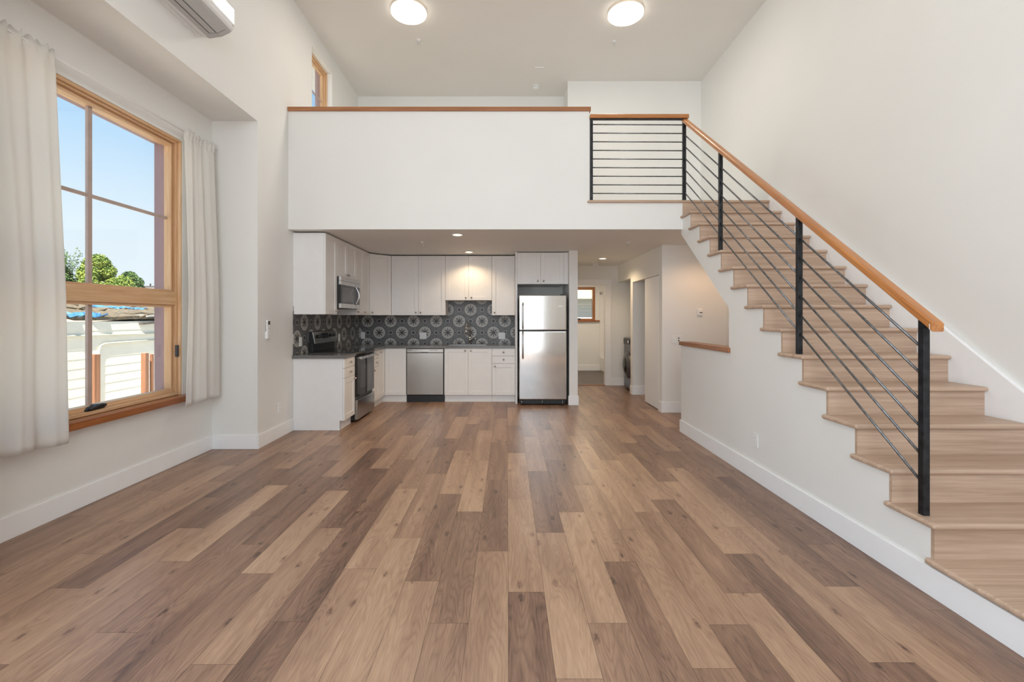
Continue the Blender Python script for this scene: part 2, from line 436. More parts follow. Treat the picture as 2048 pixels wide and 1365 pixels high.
for k in range(-18, 19):
    x0, x1 = PX+PW*k, PX+PW*(k+1)
    if x0 < -3.14: x0 = -3.14
    seg = sorted(cols.get(k, [(2.0+rng.random()*1.1, rng.choice((.2, .5, .7)))]))
    st = [(y, t) for y, t in seg]          # (far end of the board, tone)
    while st[0][0] > YN+1.15: st.insert(0, (st[0][0]-1.15, rng.choice((.18, .3, .5, .62, .72))))
    while st[-1][0] < 9.1: st.append((st[-1][0]+1.15, rng.choice((.2, .32, .45, .6))))
    for i, (yb, t) in enumerate(st):
        ya = max(st[i-1][0] if i else YN, YN); yb = min(yb, 9.1)
        if yb <= ya or x1 <= x0: continue
        g = .0006
        bm.faces.new([bm.verts.new(p) for p in ((x0+g, ya+g, 0), (x1-g, ya+g, 0), (x1-g, yb-g, 0), (x0+g, yb-g, 0))])
        tones.append(t); seeds.append(rng.random())
fl = struct('floor', bm, m_floor, label='wood plank floor in mixed light and dark brown boards')
for nm, vals in (('tone', tones), ('seed', seeds)):
    a = fl.data.attributes.new(nm, 'FLOAT', 'FACE'); a.data.foreach_set('value', vals)
sub = B(-3.3, 3.4, YN-.2, 9.1, -.12, -.0015); o = struct('floor_slab', sub, m_dark)

# ceilings and loft slab
struct('ceiling', B(XL-.7, 3.4, YN-.2, 8.2, CEIL, CEIL+.15), m_ceil)
bm = B(XL-.01, 3.3, YF, 8.1, KC, LF)
box(bm, .9, 3.3, 8.1, 9.3, KC, LF)
struct('floor_loft', bm, m_wall)
# left wall (with the bay recess and the loft window cut out)
LWY0, LWY1, LWZ0, LWZ1 = 5.985, 6.675, 3.55, 4.985
TW = .16
bm = BM()
box(bm, XL-TW, XL, YN, -2.3, 0, CEIL); box(bm, XL-TW, XL, 1.2, YP0, 0, CEIL)
box(bm, XL-TW, XL, -2.3, 1.2, 0, .3); box(bm, XL-TW, XL, -2.3, 1.2, 3.2, CEIL)
box(bm, XL-TW, XL, YP0, YP1, ZS, CEIL)
box(bm, XL-TW, XL, YP1, LWY0, 0, CEIL)
box(bm, XL-TW, XL, LWY0, LWY1, 0, LWZ0); box(bm, XL-TW, XL, LWY0, LWY1, LWZ1, CEIL)
box(bm, XL-TW, XL, LWY1, 8.1, 0, CEIL)
struct('wall_left', bm, m_wall)
# bay recess walls
WY0, WY1, WZ0, WZ1 = 2.565, 4.255, .64, 3.035
XO = XB-.19
bm = BM()
box(bm, XO, XL-TW, YP0-.14, YP0, 0, ZS); box(bm, XO, XL-TW, YP1, YP1+.14, 0, ZS)
box(bm, XO, XL-TW, YP0-.14, YP1+.14, ZS, ZS+.14)
box(bm, XO, XB, YP0, WY0, 0, ZS); box(bm, XO, XB, WY1, YP1, 0, ZS)
box(bm, XO, XB, WY0, WY1, 0, WZ0-.03); box(bm, XO, XB, WY0, WY1, WZ1, ZS)
struct('wall_bay', bm, m_wall)
# right wall, slightly out of parallel
struct('wall_right', prism(BM(), [(xr(YN), YN), (3.5, YN), (3.5, 9.2), (xr(9.2), 9.2)], 2, 0, CEIL), m_wall)
# rear wall with its tall glazing opening
bm = BM()
box(bm, XL-TW, -1.75, YN-.15, YN, 0, 3.75); box(bm, 1.3, 3.4, YN-.15, YN, 0, 3.75); box(bm, XL-TW, -2.45, YN-.15, YN, 3.75, CEIL); box(bm, 2.9, 3.4, YN-.15, YN, 3.75, CEIL)
box(bm, -1.75, 1.3, YN-.15, YN, 0, .08); box(bm, -1.75, 1.3, YN-.15, YN, 3.55, 3.75); box(bm, -2.45, 2.9, YN-.15, YN, 5.05, CEIL)
struct('wall_rear', bm, m_wall)
# loft guard wall, loft back wall, closet block
struct('wall_loft_front', B(XL, .975, YF, YF+.12, LF, 3.815), m_wall)
struct('wall_loft_back', B(XL-.01, 1.0, 7.85, 8.0, LF, CEIL), m_wall)
struct('wall_loft_closet', B(.992, 3.3, 7.345, 8.0, LF, CEIL), m_wall)
# kitchen back wall, wing wall, hall
struct('wall_kitchen', B(XL-.1, .975, YB, YB+.15, 0, KC), m_wall)
struct('wall_wing', B(.972, 1.105, 7.03, 9.1, 0, KC), m_wall)
DX0, DX1, DZ = 1.16, 1.997, 2.047
bm = BM(); box(bm, 1.0, DX0, 9.08, 9.2, 0, KC); box(bm, DX1, 3.3, 9.08, 9.2, 0, KC); box(bm, DX0, DX1, 9.08, 9.2, DZ, KC)
struct('wall_hall_end', bm, m_wall)
XH = 2.235
bm = BM()
box(bm, XH, XH+.11, 6.485, 6.62, 0, KC)              # corner pier
box(bm, XH, XH+.11, 6.62, 8.0, 2.0, KC)              # header over closet
box(bm, XH, XH+.11, 8.0, 8.14, 0, KC)                # partition end
box(bm, XH, XH+.11, 8.14, 9.08, 2.08, KC)            # header over laundry
box(bm, XH+.11, 3.2, 8.0, 8.14, 0, KC)
struct('wall_hall_right', bm, m_wall)
struct('wall_thermostat', B(XH+.11, 3.3, 6.485, 6.62, 0, KC), m_wall)
# bathroom
BY = 11.64
bm = BM()
box(bm, .7, 1.45, BY, BY+.15, 0, KC); box(bm, 2.277, 3.3, BY, BY+.15, 0, KC)
box(bm, 1.45, 2.277, BY, BY+.15, 0, 1.30); box(bm, 1.45, 2.277, BY, BY+.15, 2.158, KC)
box(bm, .6, .7, 9.2, BY, 0, KC); box(bm, 3.12, 3.3, 9.2, BY, 0, KC)
struct('wall_bath', bm, m_wall)
struct('ceiling_bath', B(.6, 3.3, 9.2, BY+.15, KC, KC+.1), m_ceil)
struct('floor_bath', B(.6, 3.3, 9.1, BY+.15, -.02, .001), m_bfloor)
struct('trim_1', B(DX0, DX1, 9.075, 9.12, 0, .012), m_stool, label='thin wood threshold strip at the bathroom doorway')
# door casing
bm = BM(); box(bm, DX1-.002, DX1+.098, 9.062, 9.082, 0, DZ+.09); box(bm, DX0-.05, DX1+.115, 9.058, 9.082, DZ, DZ+.09)
box(bm, DX1-.02, DX1, 9.06, 9.2, 0, DZ); box(bm, DX0, DX1, 9.06, 9.2, DZ-.02, DZ); box(bm, DX0, DX0+.02, 9.06, 9.2, 0, DZ)
struct('trim_2', bm, m_trim, bevel=.002, label='white casing around the bathroom doorway')

# stair side wall
Y0s, RUN, RISE = 2.196, .2415, .1838
def yk(k): return Y0s + RUN*(k-1)       # riser standing at the back of tread k
def zk(k): return RISE*k
TT = .030
bm = BM()
def under_z(y): return 1.452 + (y-4.226)*(2.432-1.452)/(5.47-4.226)
cuts = sorted([.7] + [yk(k) for k in range(1, 15)] + [4.226, 5.39])
for ya, yb in zip(cuts, cuts[1:]):
    k = sum(1 for q in range(1, 15) if yk(q) <= ya+1e-6) + 1
    zt = zk(k)-TT
    if yb <= 4.227: box(bm, XS, XS+.11, ya, yb, 0, zt)
    else:
        box(bm, XS, XS+.11, ya, yb, 0, 1.04)
        prism(bm, [(ya, under_z(ya)), (yb, under_z(yb)), (yb, zt), (ya, zt)], 0, XS, XS+.11)
struct('wall_stair', bm, m_wall)
bm = prism(BM(), [(4.226, 1.452), (5.47, 2.432), (5.47, 2.55), (4.226, 1.57)], 0, XS+.11, 3.13)
box(bm, XS+.11, 3.13, 4.12, 4.226, 0, 1.5)
struct('wall_under_stair', bm, m_wall)

# caps
struct('trim_3', B(XL+.001, .992, YF-.025, YF+.145, 3.815, 3.862), m_cap, bevel=.004, label='long stained wood cap on the white loft guard wall')
struct('trim_4', B(XS-.022, XS+.135, 4.20, 5.405, 1.038, 1.083), m_capy, bevel=.004, label='short stained wood cap on the low wall under the stairs')

# baseboards
BH, BT = .145, .014
def bb(name, *boxes):
    bm = BM()
    for b in boxes: box(bm, *b)
    struct(name, bm, m_trim, bevel=.003)
bb('baseboard_bay', (XB, XB+BT, YP0, YP1, 0, BH), (XB, XL, YP1-BT, YP1, 0, BH), (XB, XL, YP0, YP0+BT, 0, BH))
bb('baseboard_left', (XL, XL+BT, YP1-BT, 5.452, 0, BH), (XL, XL+BT, YN, YP0+BT, 0, BH))
bb('baseboard_stair', (XS-BT, XS, .7, 5.39+BT, 0, BH), (XS, XS+.11, 5.39, 5.39+BT, 0, BH))
bb('baseboard_wing', (.972-BT, 1.105+BT, 7.03-BT, 7.03, 0, BH), (1.105, 1.105+BT, 7.03, 9.06, 0, BH), (.972-BT, .972, 7.03, 7.08, 0, BH))
bb('baseboard_hall', (DX1+.098, XH+.4, 9.066, 9.08, 0, BH), (XH-BT, 3.1, 6.485-BT, 6.485, 0, BH), (XH-BT, XH, 6.485, 6.62, 0, BH),
   (XH-BT, 3.0, 8.0-BT, 8.0, 0, BH), (XH-BT, XH, 8.0, 8.14, 0, BH), (XH+.11, 3.1, 5.49+1.1, 6.485, 0, .001))
bb('baseboard_bath', (.7, 2.4, BY-BT, BY, 0, BH))

# ---------------------------------------------------------------- bay window
XG = -3.17
w1 = sgroup('window_1', (XB, 3.41, WZ0), 'big wood framed bay window with muntins between the curtains')
bm = BM()       # stepped jamb set in the drywall opening
for d, a in ((0.0, .0), (.030, .018), (.062, .034)):
    x0, x1 = XO+.02, XB-.004-d
    t = .018
    box(bm, x0, x1, WY0+a, WY0+a+t, WZ0, WZ1-a); box(bm, x0, x1, WY1-a-t, WY1-a, WZ0, WZ1-a)
    box(bm, x0, x1, WY0+a+t, WY1-a-t, WZ1-a-t, WZ1-a)
struct('window_frame', bm, m_fir, w1, bevel=.003, mat2=m_firz, upright=(0, 1, 3, 4, 6, 7))
MZ0, MZ1 = 1.485, 1.605
bm = B(XG-.01, XB-.035, WY0+.02, WY1-.02, MZ0, MZ1); box(bm, XG-.01, XB-.06, WY0+.02, WY1-.02, MZ0-.022, MZ1+.018)
struct('mullion_rail', bm, m_fir, w1, bevel=.006)
def sash(name, z0, z1, x):
    bm = BM(); y0, y1 = WY0+.052, WY1-.052; t = .02
    for (a, b, c, d) in ((y0, y0+t, z0, z1), (y1-t, y1, z0, z1), (y0+t, y1-t, z0, z0+t), (y0+t, y1-t, z1-t, z1)):
        box(bm, x-.02, x+.045, a, b, c, d)
    return struct(name, bm, m_fir, w1, bevel=.004, mat2=m_firz, upright=(0, 1))
s1 = sash('upper_sash', 1.605, 2.985, XG); s2 = sash('lower_sash', .685, 1.485, XG)
bm = BM(); box(bm, XG-.012, XG+.012, 3.392, 3.428, .70, 1.47)
struct('muntin', bm, m_sash, s2, bevel=.003)
bm = B(XG-.012, XG+.012, 3.392, 3.428, 1.62, 2.97); box(bm, XG-.0105, XG+.0105, WY0+.06, WY1-.06, 2.279, 2.306)
struct('muntin', bm, m_sash, s1, bevel=.003)
struct('glass_pane', B(XG-.003, XG+.003, WY0+.06, WY1-.06, 1.61, 2.98), m_glass, s1)
struct('glass_pane', B(XG-.003, XG+.003, WY0+.06, WY1-.06, .69, 1.48), m_glass, s2)
bm = B(XO-.03, XG-.022, WY1-.058, WY1-.01, WZ0, WZ1-.03); box(bm, XO-.03, XG-.022, WY0+.01, WY0+.058, WZ0, WZ1-.03)
box(bm, XO-.03, XG-.022, WY0+.01, WY1-.01, WZ1-.05, WZ1-.02)
struct('exterior_casing', bm, m_purple, w1)
bm = B(XO+.01, XB-.02, WY0+.02, WY1-.02, WZ0+.002, WZ0+.03); box(bm, XO+.01, XB-.045, WY0+.02, WY1-.02, WZ0+.03, WZ0+.05)
struct('sill_rail', bm, m_fir, w1, bevel=.004)
struct('window_sill', B(XB-.12, -2.992, 2.47, 4.35, .582, WZ0), m_stool, w1, bevel=.006)
# crank folded on the sill rail
bm = BM(); yc = 3.40
prism(bm, [(yc-.085, .672), (yc+.06, .672), (yc+.085, .685), (yc+.075, .705), (yc+.01, .712), (yc-.05, .70), (yc-.085, .684)], 0, XB-.07, XB-.028)
tube(bm, [(XB-.02, yc+.07, .697), (XB-.018, yc+.03, .706), (XB-.016, yc-.05, .692), (XB-.014, yc-.075, .684)], .009)
struct('crank_handle', bm, m_hw, w1, bevel=.004)
# side latch on the far jamb
struct('latch', B(XB-.03, XB-.004, 4.20, 4.215, 1.0, 1.11), m_hw, w1, bevel=.003)

# loft window
w2 = sgroup('window_2', (XL, 6.33, LWZ0), 'small wood framed window high above the loft guard wall')
XW = XL-.10
bm = BM()
for d, a in ((0.0, .0), (.022, .022), (.044, .042)):
    t = .02; x0, x1 = XL-TW+.004, XL-.07-d
    box(bm, x0, x1, LWY0+a, LWY0+a+t, LWZ0, LWZ1-a); box(bm, x0, x1, LWY1-a-t, LWY1-a, LWZ0, LWZ1-a)
    box(bm, x0, x1, LWY0+a+t, LWY1-a-t, LWZ1-a-t, LWZ1-a); box(bm, x0, x1, LWY0+a+t, LWY1-a-t, LWZ0+a, LWZ0+a+t)
struct('window_frame', bm, m_firz, w2, bevel=.003)
struct('muntin', B(XL-.14, XL-.13, LWY0+.05, LWY1-.05, 4.53, 4.55), m_sash, w2)
struct('glass_pane', B(XL-.143, XL-.139, LWY0+.05, LWY1-.05, LWZ0+.05, LWZ1-.05), m_glass, w2)
struct('exterior_casing', B(XL-.24, XL-.162, LWY1-.03, LWY1+.06, LWZ0, LWZ1+.05), m_purple, w2)

# rear glazing, plus a clerestory and side glazing added around the fill lights
def glazing(name, label, horiz, a0, a1, z0, z1, c0, c1, n):
    bm = BM(); t = .06
    def put(p, q, r, s_):
        if horiz == 0: box(bm, p, q, c0, c1, r, s_)
        else: box(bm, c0, c1, p, q, r, s_)
    put(a0, a1, z0, z0+t); put(a0, a1, z1-t, z1)
    for i in range(n+1):
        a = a0+(a1-a0-t)*i/n; put(a, a+t, z0+t, z1-t)
    struct(name, bm, m_firz, label=label)
glazing('window_4', 'tall wood framed glazing in the rear wall', 0, -1.75, 1.3, .08, 3.55, YN-.13, YN-.05, 3)
glazing('added_clerestory', 'added unseen clerestory around the high fill light in the rear wall', 0, -2.45, 2.9, 3.75, 5.05, YN-.13, YN-.05, 5)
glazing('added_side_glazing', 'added unseen glazing around the side fill light in the left wall', 1, -2.3, 1.2, .3, 3.2, XL-.13, XL-.05, 3)
# bathroom window
w3 = sgroup('window_3', (1.86, BY, 1.30), 'small wood trimmed bathroom window seen through the doorway')
bm = BM()
for (a, b, c, d) in ((1.45, 1.50, 1.30, 2.158), (2.215, 2.277, 1.30, 2.158), (1.50, 2.215, 2.09, 2.158), (1.50, 2.215, 1.30, 1.345)): box(bm, a, b, BY-.012, BY+.12, c, d)
struct('window_frame', bm, m_cap, w3, bevel=.004)
struct('muntin', B(1.5, 2.215, BY+.07, BY+.085, 1.70, 1.715), m_trim, w3)
struct('glass_pane', B(1.5, 2.215, BY+.076, BY+.08, 1.345, 2.09), m_glass, w3)
struct('window_sill', B(1.36, 2.385, BY-.06, BY+.1, 1.262, 1.302), m_stool, w3, bevel=.005)
bm = B(1.78, 1.90, BY-.03, BY-.012, 1.315, 1.335); tube(bm, [(1.80, BY-.03, 1.34), (1.86, BY-.035, 1.352), (1.91, BY-.03, 1.335)], .006)
struct('crank_handle', bm, m_hw, w3)

# ---------------------------------------------------------------- staircase
st = thing('staircase', 'pale oak staircase rising along the right wall', 'staircase', (2.6, 2.2, 0))
XT0, XT1 = XS-.030, 3.099
def tread(y0, y1, z, x0=XT0, x1=XT1, name='tread'):
    o = obj(name, B(x0, x1, y0, y1, z-TT, z), m_oak, st, bevel=.0142, seg=4); return o
tread(.68, yk(1)+.028, zk(1))
for k in range(2, 15): tread(yk(k-1)-.031, yk(k)+.028, zk(k))
tread(yk(14)-.031, 5.75, LF, .952, XT1+.02)
for k in range(1, 15): obj('riser', B(XS-.0012, XT1, yk(k)-.002, yk(k)+.016, zk(k)-.002, zk(k+1)-TT+.001), m_oak, st)
def skz(y): return 1.222 + RISE/RUN*(y-3.1)
obj('skirt_board', prism(BM(), [(1.86, skz(1.86)-.45), (5.33, skz(5.33)-.5), (5.33, skz(5.33)), (1.86, skz(1.86))], 0, 3.098, 3.128), m_trim, st, bevel=.004)

# ---------------------------------------------------------------- railings
SL = RISE/RUN
def railz(y): return 1.350 + SL*(y-2.277)       # underside of the handrail
sr = thing('stair_railing', 'black steel railing with sloped rods and an orange wood handrail up the stairs', 'railing', (2.11, 2.28, zk(2)))
XP0, XP1 = 2.094, 2.127
posts = [(2.262, 2), (3.235, 6), (4.432, 11)]
PT = .032
def post_on_slope(y, zb):
    bm = BM(); zt0, zt1 = railz(y)+.004, railz(y+PT)+.004
    prism(bm, [(y, zb), (y+PT, zb), (y+PT, zt1), (y, zt0)], 0, XP0, XP1)
    return bm
for y, k in posts:
    p_ = obj('post', post_on_slope(y, zk(k)), m_post, sr, bevel=.002)
y4 = 5.352
ends = [p[0] for p in posts] + [y4]
for i in range(len(ends)-1):
    ya, yb = ends[i]+PT-.002, ends[i+1]+.002
    for j in range(6):
        dz = -.146-.137*j
        xm = XP0+.006 if False else (XP0+XP1)/2
        obj('rod', cyl(BM(), (xm, ya, railz(ya)+dz), (xm, yb, railz(yb)+dz), .0068, seg=12), m_rod, sr)
# handrail: rounded rectangle swept up the slope
ya, yb = 2.205, 5.372
sec = [(2.086, .000), (2.139, .000), (2.143, .006), (2.143, .040), (2.134, .049), (2.091, .049), (2.082, .040), (2.082, .006)]
bm = BM(); r0 = [bm.verts.new((x_, ya, railz(ya)+h)) for x_, h in sec]; r1 = [bm.verts.new((x_, yb, railz(yb)+h)) for x_, h in sec]
bm.faces.new(r0); bm.faces.new(r1[::-1])
for i in range(8): bm.faces.new((r0[i], r0[(i+1) % 8], r1[(i+1) % 8], r1[i]))
hr = obj('handrail', bm, m_hand, sr, bevel=.003)
o = obj('sticker', B(2.0835, 2.0815, 2.215, 2.219, railz(2.21)+.008, railz(2.21)+.036), m_white, hr)

lr = thing('loft_railing', 'black steel railing with level rods beside the white loft guard wall', 'railing', (1.5, YF-.01, LF))
ZR = 3.728
obj('post', B(.985, 1.018, YF-.012, YF+.02, LF, ZR), m_post, lr, bevel=.002)
obj('post', B(2.094, 2.132, y4, y4+PT, LF, ZR), m_post, lr, bevel=.002)
obj('top_plate', B(.985, 2.132, YF-.010, YF+.022, ZR-.012, ZR), m_post, lr)
for j in range(9):
    z = 2.843+.10245*j
    obj('rod', cyl(BM(), (1.014, YF+.006, z), (2.098, YF+.018, z), .0068, seg=12), m_rod, lr)
obj('handrail', B(.982, 2.152, YF-.028, YF+.036, ZR, ZR+.047), m_handx, lr, bevel=.008, seg=3)

# ---------------------------------------------------------------- kitchen cabinets
kb = BM(); lathe(kb, [(.0, -.030), (.010, -.029), (.0145, -.024), (.0150, -.019), (.011, -.013), (.006, -.010), (.006, -.001), (.010, 0), (.010, .001)], (0, 0, 0), 'Y', 20)
bmesh.ops.recalc_face_normals(kb, faces=kb.faces[:])
KNOB = bpy.data.meshes.new('knob'); kb.to_mesh(KNOB); kb.free(); KNOB.materials.append(m_knob)
def knob(parent, u, z):
    k = bpy.data.objects.new('knob', KNOB); C.objects.link(k); k.parent = parent; k.location = (u, -.0005, z); return k
def door_bm(u0, u1, z0, z1, flat=False):
    g = .0016; u0 += g; u1 -= g; z0 += g; z1 -= g; bm = BM()
    if flat: return box(bm, u0, u1, 0, .019, z0, z1)
    s = .062
    box(bm, u0, u0+s, 0, .019, z0, z1); box(bm, u1-s, u1, 0, .019, z0, z1)
    box(bm, u0+s, u1-s, 0, .019, z0, z0+s); box(bm, u0+s, u1-s, 0, .019, z1-s, z1)
    box(bm, u0+s-.001, u1-s+.001, .008, .017, z0+s-.001, z1-s+.001)
    return bm
def front(root, kind, u0, u1, z0, z1, kn=None):
    d = obj(kind, door_bm(u0, u1, z0, z1, kind == 'drawer'), m_cab, root, bevel=.0015, local=True)
    if kn: knob(d, *kn)
    return d
def cabinet(label, cat, loc, rz, W, D, z0, z1, fronts, toe=False, group=None, name='wall_cabinet'):
    """local x along the front, y into the depth, door faces at y=0"""
    t = thing(name, label, cat, loc, rz, group)
    obj('body', B(0.0008, W-.0008, .0205, D, z0, z1), m_cab, t, bevel=.001, local=True)
    for f in fronts: front(t, *f)
    if toe: obj('toe_kick', B(.0008, W-.0008, .055, .07, 0, z0), m_cab, t, local=True)
    return t
UZ0, UZ1 = 1.407, 2.396
XUF = -2.20; DU = .394
GU, GB = 'white wall cabinets', 'white base cabinets'
kz = UZ0+.045
# left run: local x -> +Y, rotation 90 deg
cabinet('tall white wall cabinet at the near end of the left run, plain side panel showing', 'cabinet', (XUF, 5.455, 0), R(90), .372, DU, UZ0, UZ1,
        [('door', 0, .372, UZ0, UZ1, (.372-.035, kz))], group=GU)
cabinet('short white wall cabinet right above the microwave', 'cabinet', (XUF, 5.828, 0), R(90), .748, DU, 1.905, UZ1,
        [('door', 0, .374, 1.905, UZ1, (.374-.035, 1.95)), ('door', .374, .748, 1.905, UZ1, (.374+.035, 1.95))], group=GU)
cabinet('white two door wall cabinet between the microwave and the corner cabinet', 'cabinet', (XUF, 6.577, 0), R(90), .636, DU, UZ0, UZ1,
        [('door', 0, .318, UZ0, UZ1, (.035, kz)), ('door', .318, .636, UZ0, UZ1, (.353, kz))], group=GU)
# diagonal corner unit
YUF = 7.49
c = thing('wall_cabinet', 'white corner wall cabinet with its door set diagonally', 'cabinet', (XUF, 7.215, 0), R(45), GU)
pa, pb = Vector((XUF, 7.215)), Vector((-1.925, YUF))
nn = Vector((pb-pa)).normalized(); nrm = Vector((nn.y, -nn.x)); q = .0205
a2, b2 = pa-nrm*q, pb-nrm*q
obj('body', prism(BM(), [(XL+.001, 7.217), (a2.x, 7.217), (a2.x, a2.y+.001), (b2.x-.002, b2.y), (b2.x-.002, YB-.004), (XL+.001, YB-.004)], 2, UZ0, UZ1), m_cab, c)
front(c, 'door', .0, (pb-pa).length, UZ0, UZ1, (.035, kz))
# rear run
DUB = YB-.004-YUF
cabinet('white two door wall cabinet right of the diagonal corner cabinet', 'cabinet', (-1.923, YUF, 0), 0, .898, DUB, UZ0, UZ1,
        [('door', 0, .449, UZ0, UZ1, (.449-.04, kz)), ('door', .449, .898, UZ0, UZ1, (.489, kz))], group=GU)
cabinet('shorter white two door wall cabinet above the sink, lit by the downlight', 'cabinet', (-1.024, YUF, 0), 0, .772, DUB, 1.656, UZ1,
        [('door', 0, .386, 1.656, UZ1, (.386-.046, 1.70)), ('door', .386, .772, 1.656, UZ1, (.432, 1.70))], group=GU)
cabinet('narrow white single door wall cabinet beside the refrigerator panel', 'cabinet', (-.251, YUF, 0), 0, .383, DUB, UZ0, UZ1,
        [('door', 0, .383, UZ0, UZ1, (.045, kz))], group=GU)
YFC = 7.145
t = cabinet('short deep white cabinet above the refrigerator', 'cabinet', (.166, YFC, 0), 0, .735, YB-.004-YFC, 1.90, 2.402,
        [('door', 0, .3675, 1.90, 2.402, (.3675-.045, 1.948)), ('door', .3675, .735, 1.90, 2.402, (.4125, 1.948))], group=GU)
obj('filler_strip', B(.736, .804, .004, .022, 1.90, 2.402), m_cab, t, local=True)
tag(obj('cabinet_panel', B(.1335, .1655, 7.14, YB-.004, 0, 2.408), m_cab, bevel=.0015, origin=(.15, 7.5, 0)), 'tall thin white panel standing left of the refrigerator', 'panel')

BZ0, BZ1 = .115, .871
XBF, YBF = -1.972, 7.262
def stack(W, kn_u):
    return [('drawer', 0, W, .750, BZ1, (W/2, .81)), ('drawer', 0, W, .628, .748, (W/2, .69)), ('door', 0, W, BZ0, .626, (kn_u, .585))]
DB = XBF-XL-.002
t = cabinet('white base cabinet with two drawers at the near end of the left run', 'cabinet', (XBF, 5.455, 0), R(90), .381, DB, BZ0, BZ1, stack(.381, .381-.035), True, GB, 'base_cabinet')
obj('end_toe_board', B(-.001, .014, .055, DB, 0, BZ0), m_cab, t, local=True)
cabinet('white base cabinet with two drawers just past the oven', 'cabinet', (XBF, 6.604, 0), R(90), .346, DB, BZ0, BZ1, stack(.346, .045), True, GB, 'base_cabinet')
# corner base
c = thing('base_cabinet', 'white corner base cabinet with a door on each side of the inner corner', 'cabinet', (XBF, 6.952, 0), R(90), GB)
XC1 = -1.628
bm = BM()
prism(bm, [(XL+.002, 6.953), (XBF-.0205, 6.953), (XBF-.0205, YBF+.0205), (XC1-.001, YBF+.0205), (XC1-.001, YB-.004), (XL+.002, YB-.004)], 2, BZ0, BZ1)
obj('body', bm, m_cab, c)
front(c, 'door', 0, YBF-6.952, BZ0, BZ1, (.04, .83))
d2 = obj('door', BM() if False else B(XBF+.0016, XC1-.0016, YBF, YBF+.019, BZ0+.0016, BZ1-.0016), m_cab, c, bevel=.0015)
bm = door_bm(0, XC1-XBF, BZ0, BZ1); bmesh.ops.translate(bm, vec=(XBF, YBF, 0), verts=bm.verts[:])
bpy.data.objects.remove(d2); obj('door', bm, m_cab, c, bevel=.0015)
bm = B(XBF-.07, XBF-.055, 6.953, YBF+.055, 0, BZ0); box(bm, XBF-.07, XC1-.001, YBF+.045, YBF+.06, 0, BZ0)
obj('toe_kick', bm, m_cab, c)
DBB = YB-.004-YBF
cabinet('white two door base cabinet under the kitchen sink', 'cabinet', (-1.012, YBF, 0), 0, .768, DBB, BZ0, .66,
        [('door', 0, .384, BZ0, BZ1, (.384-.046, .835)), ('door', .384, .768, BZ0, BZ1, (.43, .835))], True, GB, 'base_cabinet')
cabinet('white base cabinet with two drawers beside the refrigerator panel', 'cabinet', (-.243, YBF, 0), 0, .375, DBB, BZ0, BZ1, stack(.375, .045), True, GB, 'base_cabinet')

# countertops
CT0, CT1 = .872, .911
tag(obj('countertop', B(XL+.001, -1.955, 5.425, 5.838, CT0, CT1), m_counter, bevel=.002, origin=(-2.27, 5.63, CT0)), 'short charcoal countertop on the near left base cabinet, in front of the oven', 'countertop')
SX0, SX1, SY0, SY1 = -.99, -.34, 7.33, 7.70
bm = B(XL+.001, -1.955, 6.602, YB-.012, CT0, CT1)
box(bm, -1.955, SX0, 7.245, YB-.012, CT0, CT1); box(bm, SX1, .132, 7.245, YB-.012, CT0, CT1)
box(bm, SX0, SX1, 7.245, SY0, CT0, CT1); box(bm, SX0, SX1, SY1, YB-.012, CT0, CT1)
tag(obj('countertop', bm, m_counter, origin=(-.9, 7.5, CT0)), 'long charcoal countertop running around the corner and along the rear wall', 'countertop')
# sink
bm = BM(); z0 = .69; t_ = .004
box(bm, SX0, SX1, SY0, SY1, z0, z0+t_); box(bm, SX0, SX0+t_, SY0, SY1, z0, CT1-.006); box(bm, SX1-t_, SX1, SY0, SY1, z0, CT1-.006)
box(bm, SX0, SX1, SY0, SY0+t_, z0, CT1-.006); box(bm, SX0, SX1, SY1-t_, SY1, z0, CT1-.006)
s = thing('kitchen_sink', 'stainless sink set into the rear countertop', 'sink', (-.665, 7.52, .69))
obj('basin', bm, m_ssx, s)
bm = BM()
for (a, b, c_, d) in ((SX0-.012, SX1+.012, SY0-.012, SY0+.003), (SX0-.012, SX1+.012, SY1-.003, SY1+.012), (SX0-.012, SX0+.003, SY0, SY1), (SX1-.003, SX1+.012, SY0, SY1)): box(bm, a, b, c_, d, CT1, CT1+.002)
obj('rim', bm, m_fside, s)
# faucet
fx, fy = -.640, 7.765
f = thing('kitchen_faucet', 'tall brushed gooseneck faucet behind the sink', 'faucet', (fx, fy, CT1))
bm = cyl(BM(), (fx, fy, CT1), (fx, fy, CT1+.012), .027); cyl(bm, (fx, fy, CT1+.012), (fx, fy, CT1+.13), .019)
obj('body', bm, m_knob, f)
pts_ = [(fx, fy, CT1+.12), (fx, fy, CT1+.28)]
for i in range(1, 11):
    t = math.pi*i/10; pts_.append((fx-.024*(1-math.cos(t)), fy-.085*(1-math.cos(t)), CT1+.28+.095*math.sin(t)))
obj('spout', tube(BM(), pts_, .0125, 14), m_chrome, f)
e_ = Vector(pts_[-1])
sh = obj('spray_head', tube(BM(), [e_+Vector((0, 0, .03)), e_+Vector((0, -.004, -.06)), e_+Vector((0, -.006, -.11))], [.013, .018, .02], 16), m_knob, f)
obj('nozzle', cyl(BM(), e_+Vector((0, -.006, -.11)), e_+Vector((0, -.007, -.118)), .017), m_black, sh)
bm = cyl(BM(), (fx, fy, CT1+.085), (fx+.05, fy, CT1+.085), .014); tube(bm, [(fx+.045, fy, CT1+.085), (fx+.085, fy-.01, CT1+.088), (fx+.115, fy-.015, CT1+.092)], [.008, .006, .006])
obj('lever', bm, m_knob, f)
sx = -.872
d = thing('soap_dispenser', 'small chrome soap dispenser left of the faucet', 'dispenser', (sx, 7.765, CT1))
obj('pump_base', lathe(BM(), [(.02, 0), (.02, .006), (.012, .012), (.011, .05), (.007, .055), (.007, .075)], (sx, 7.765, CT1)), m_chrome, d)
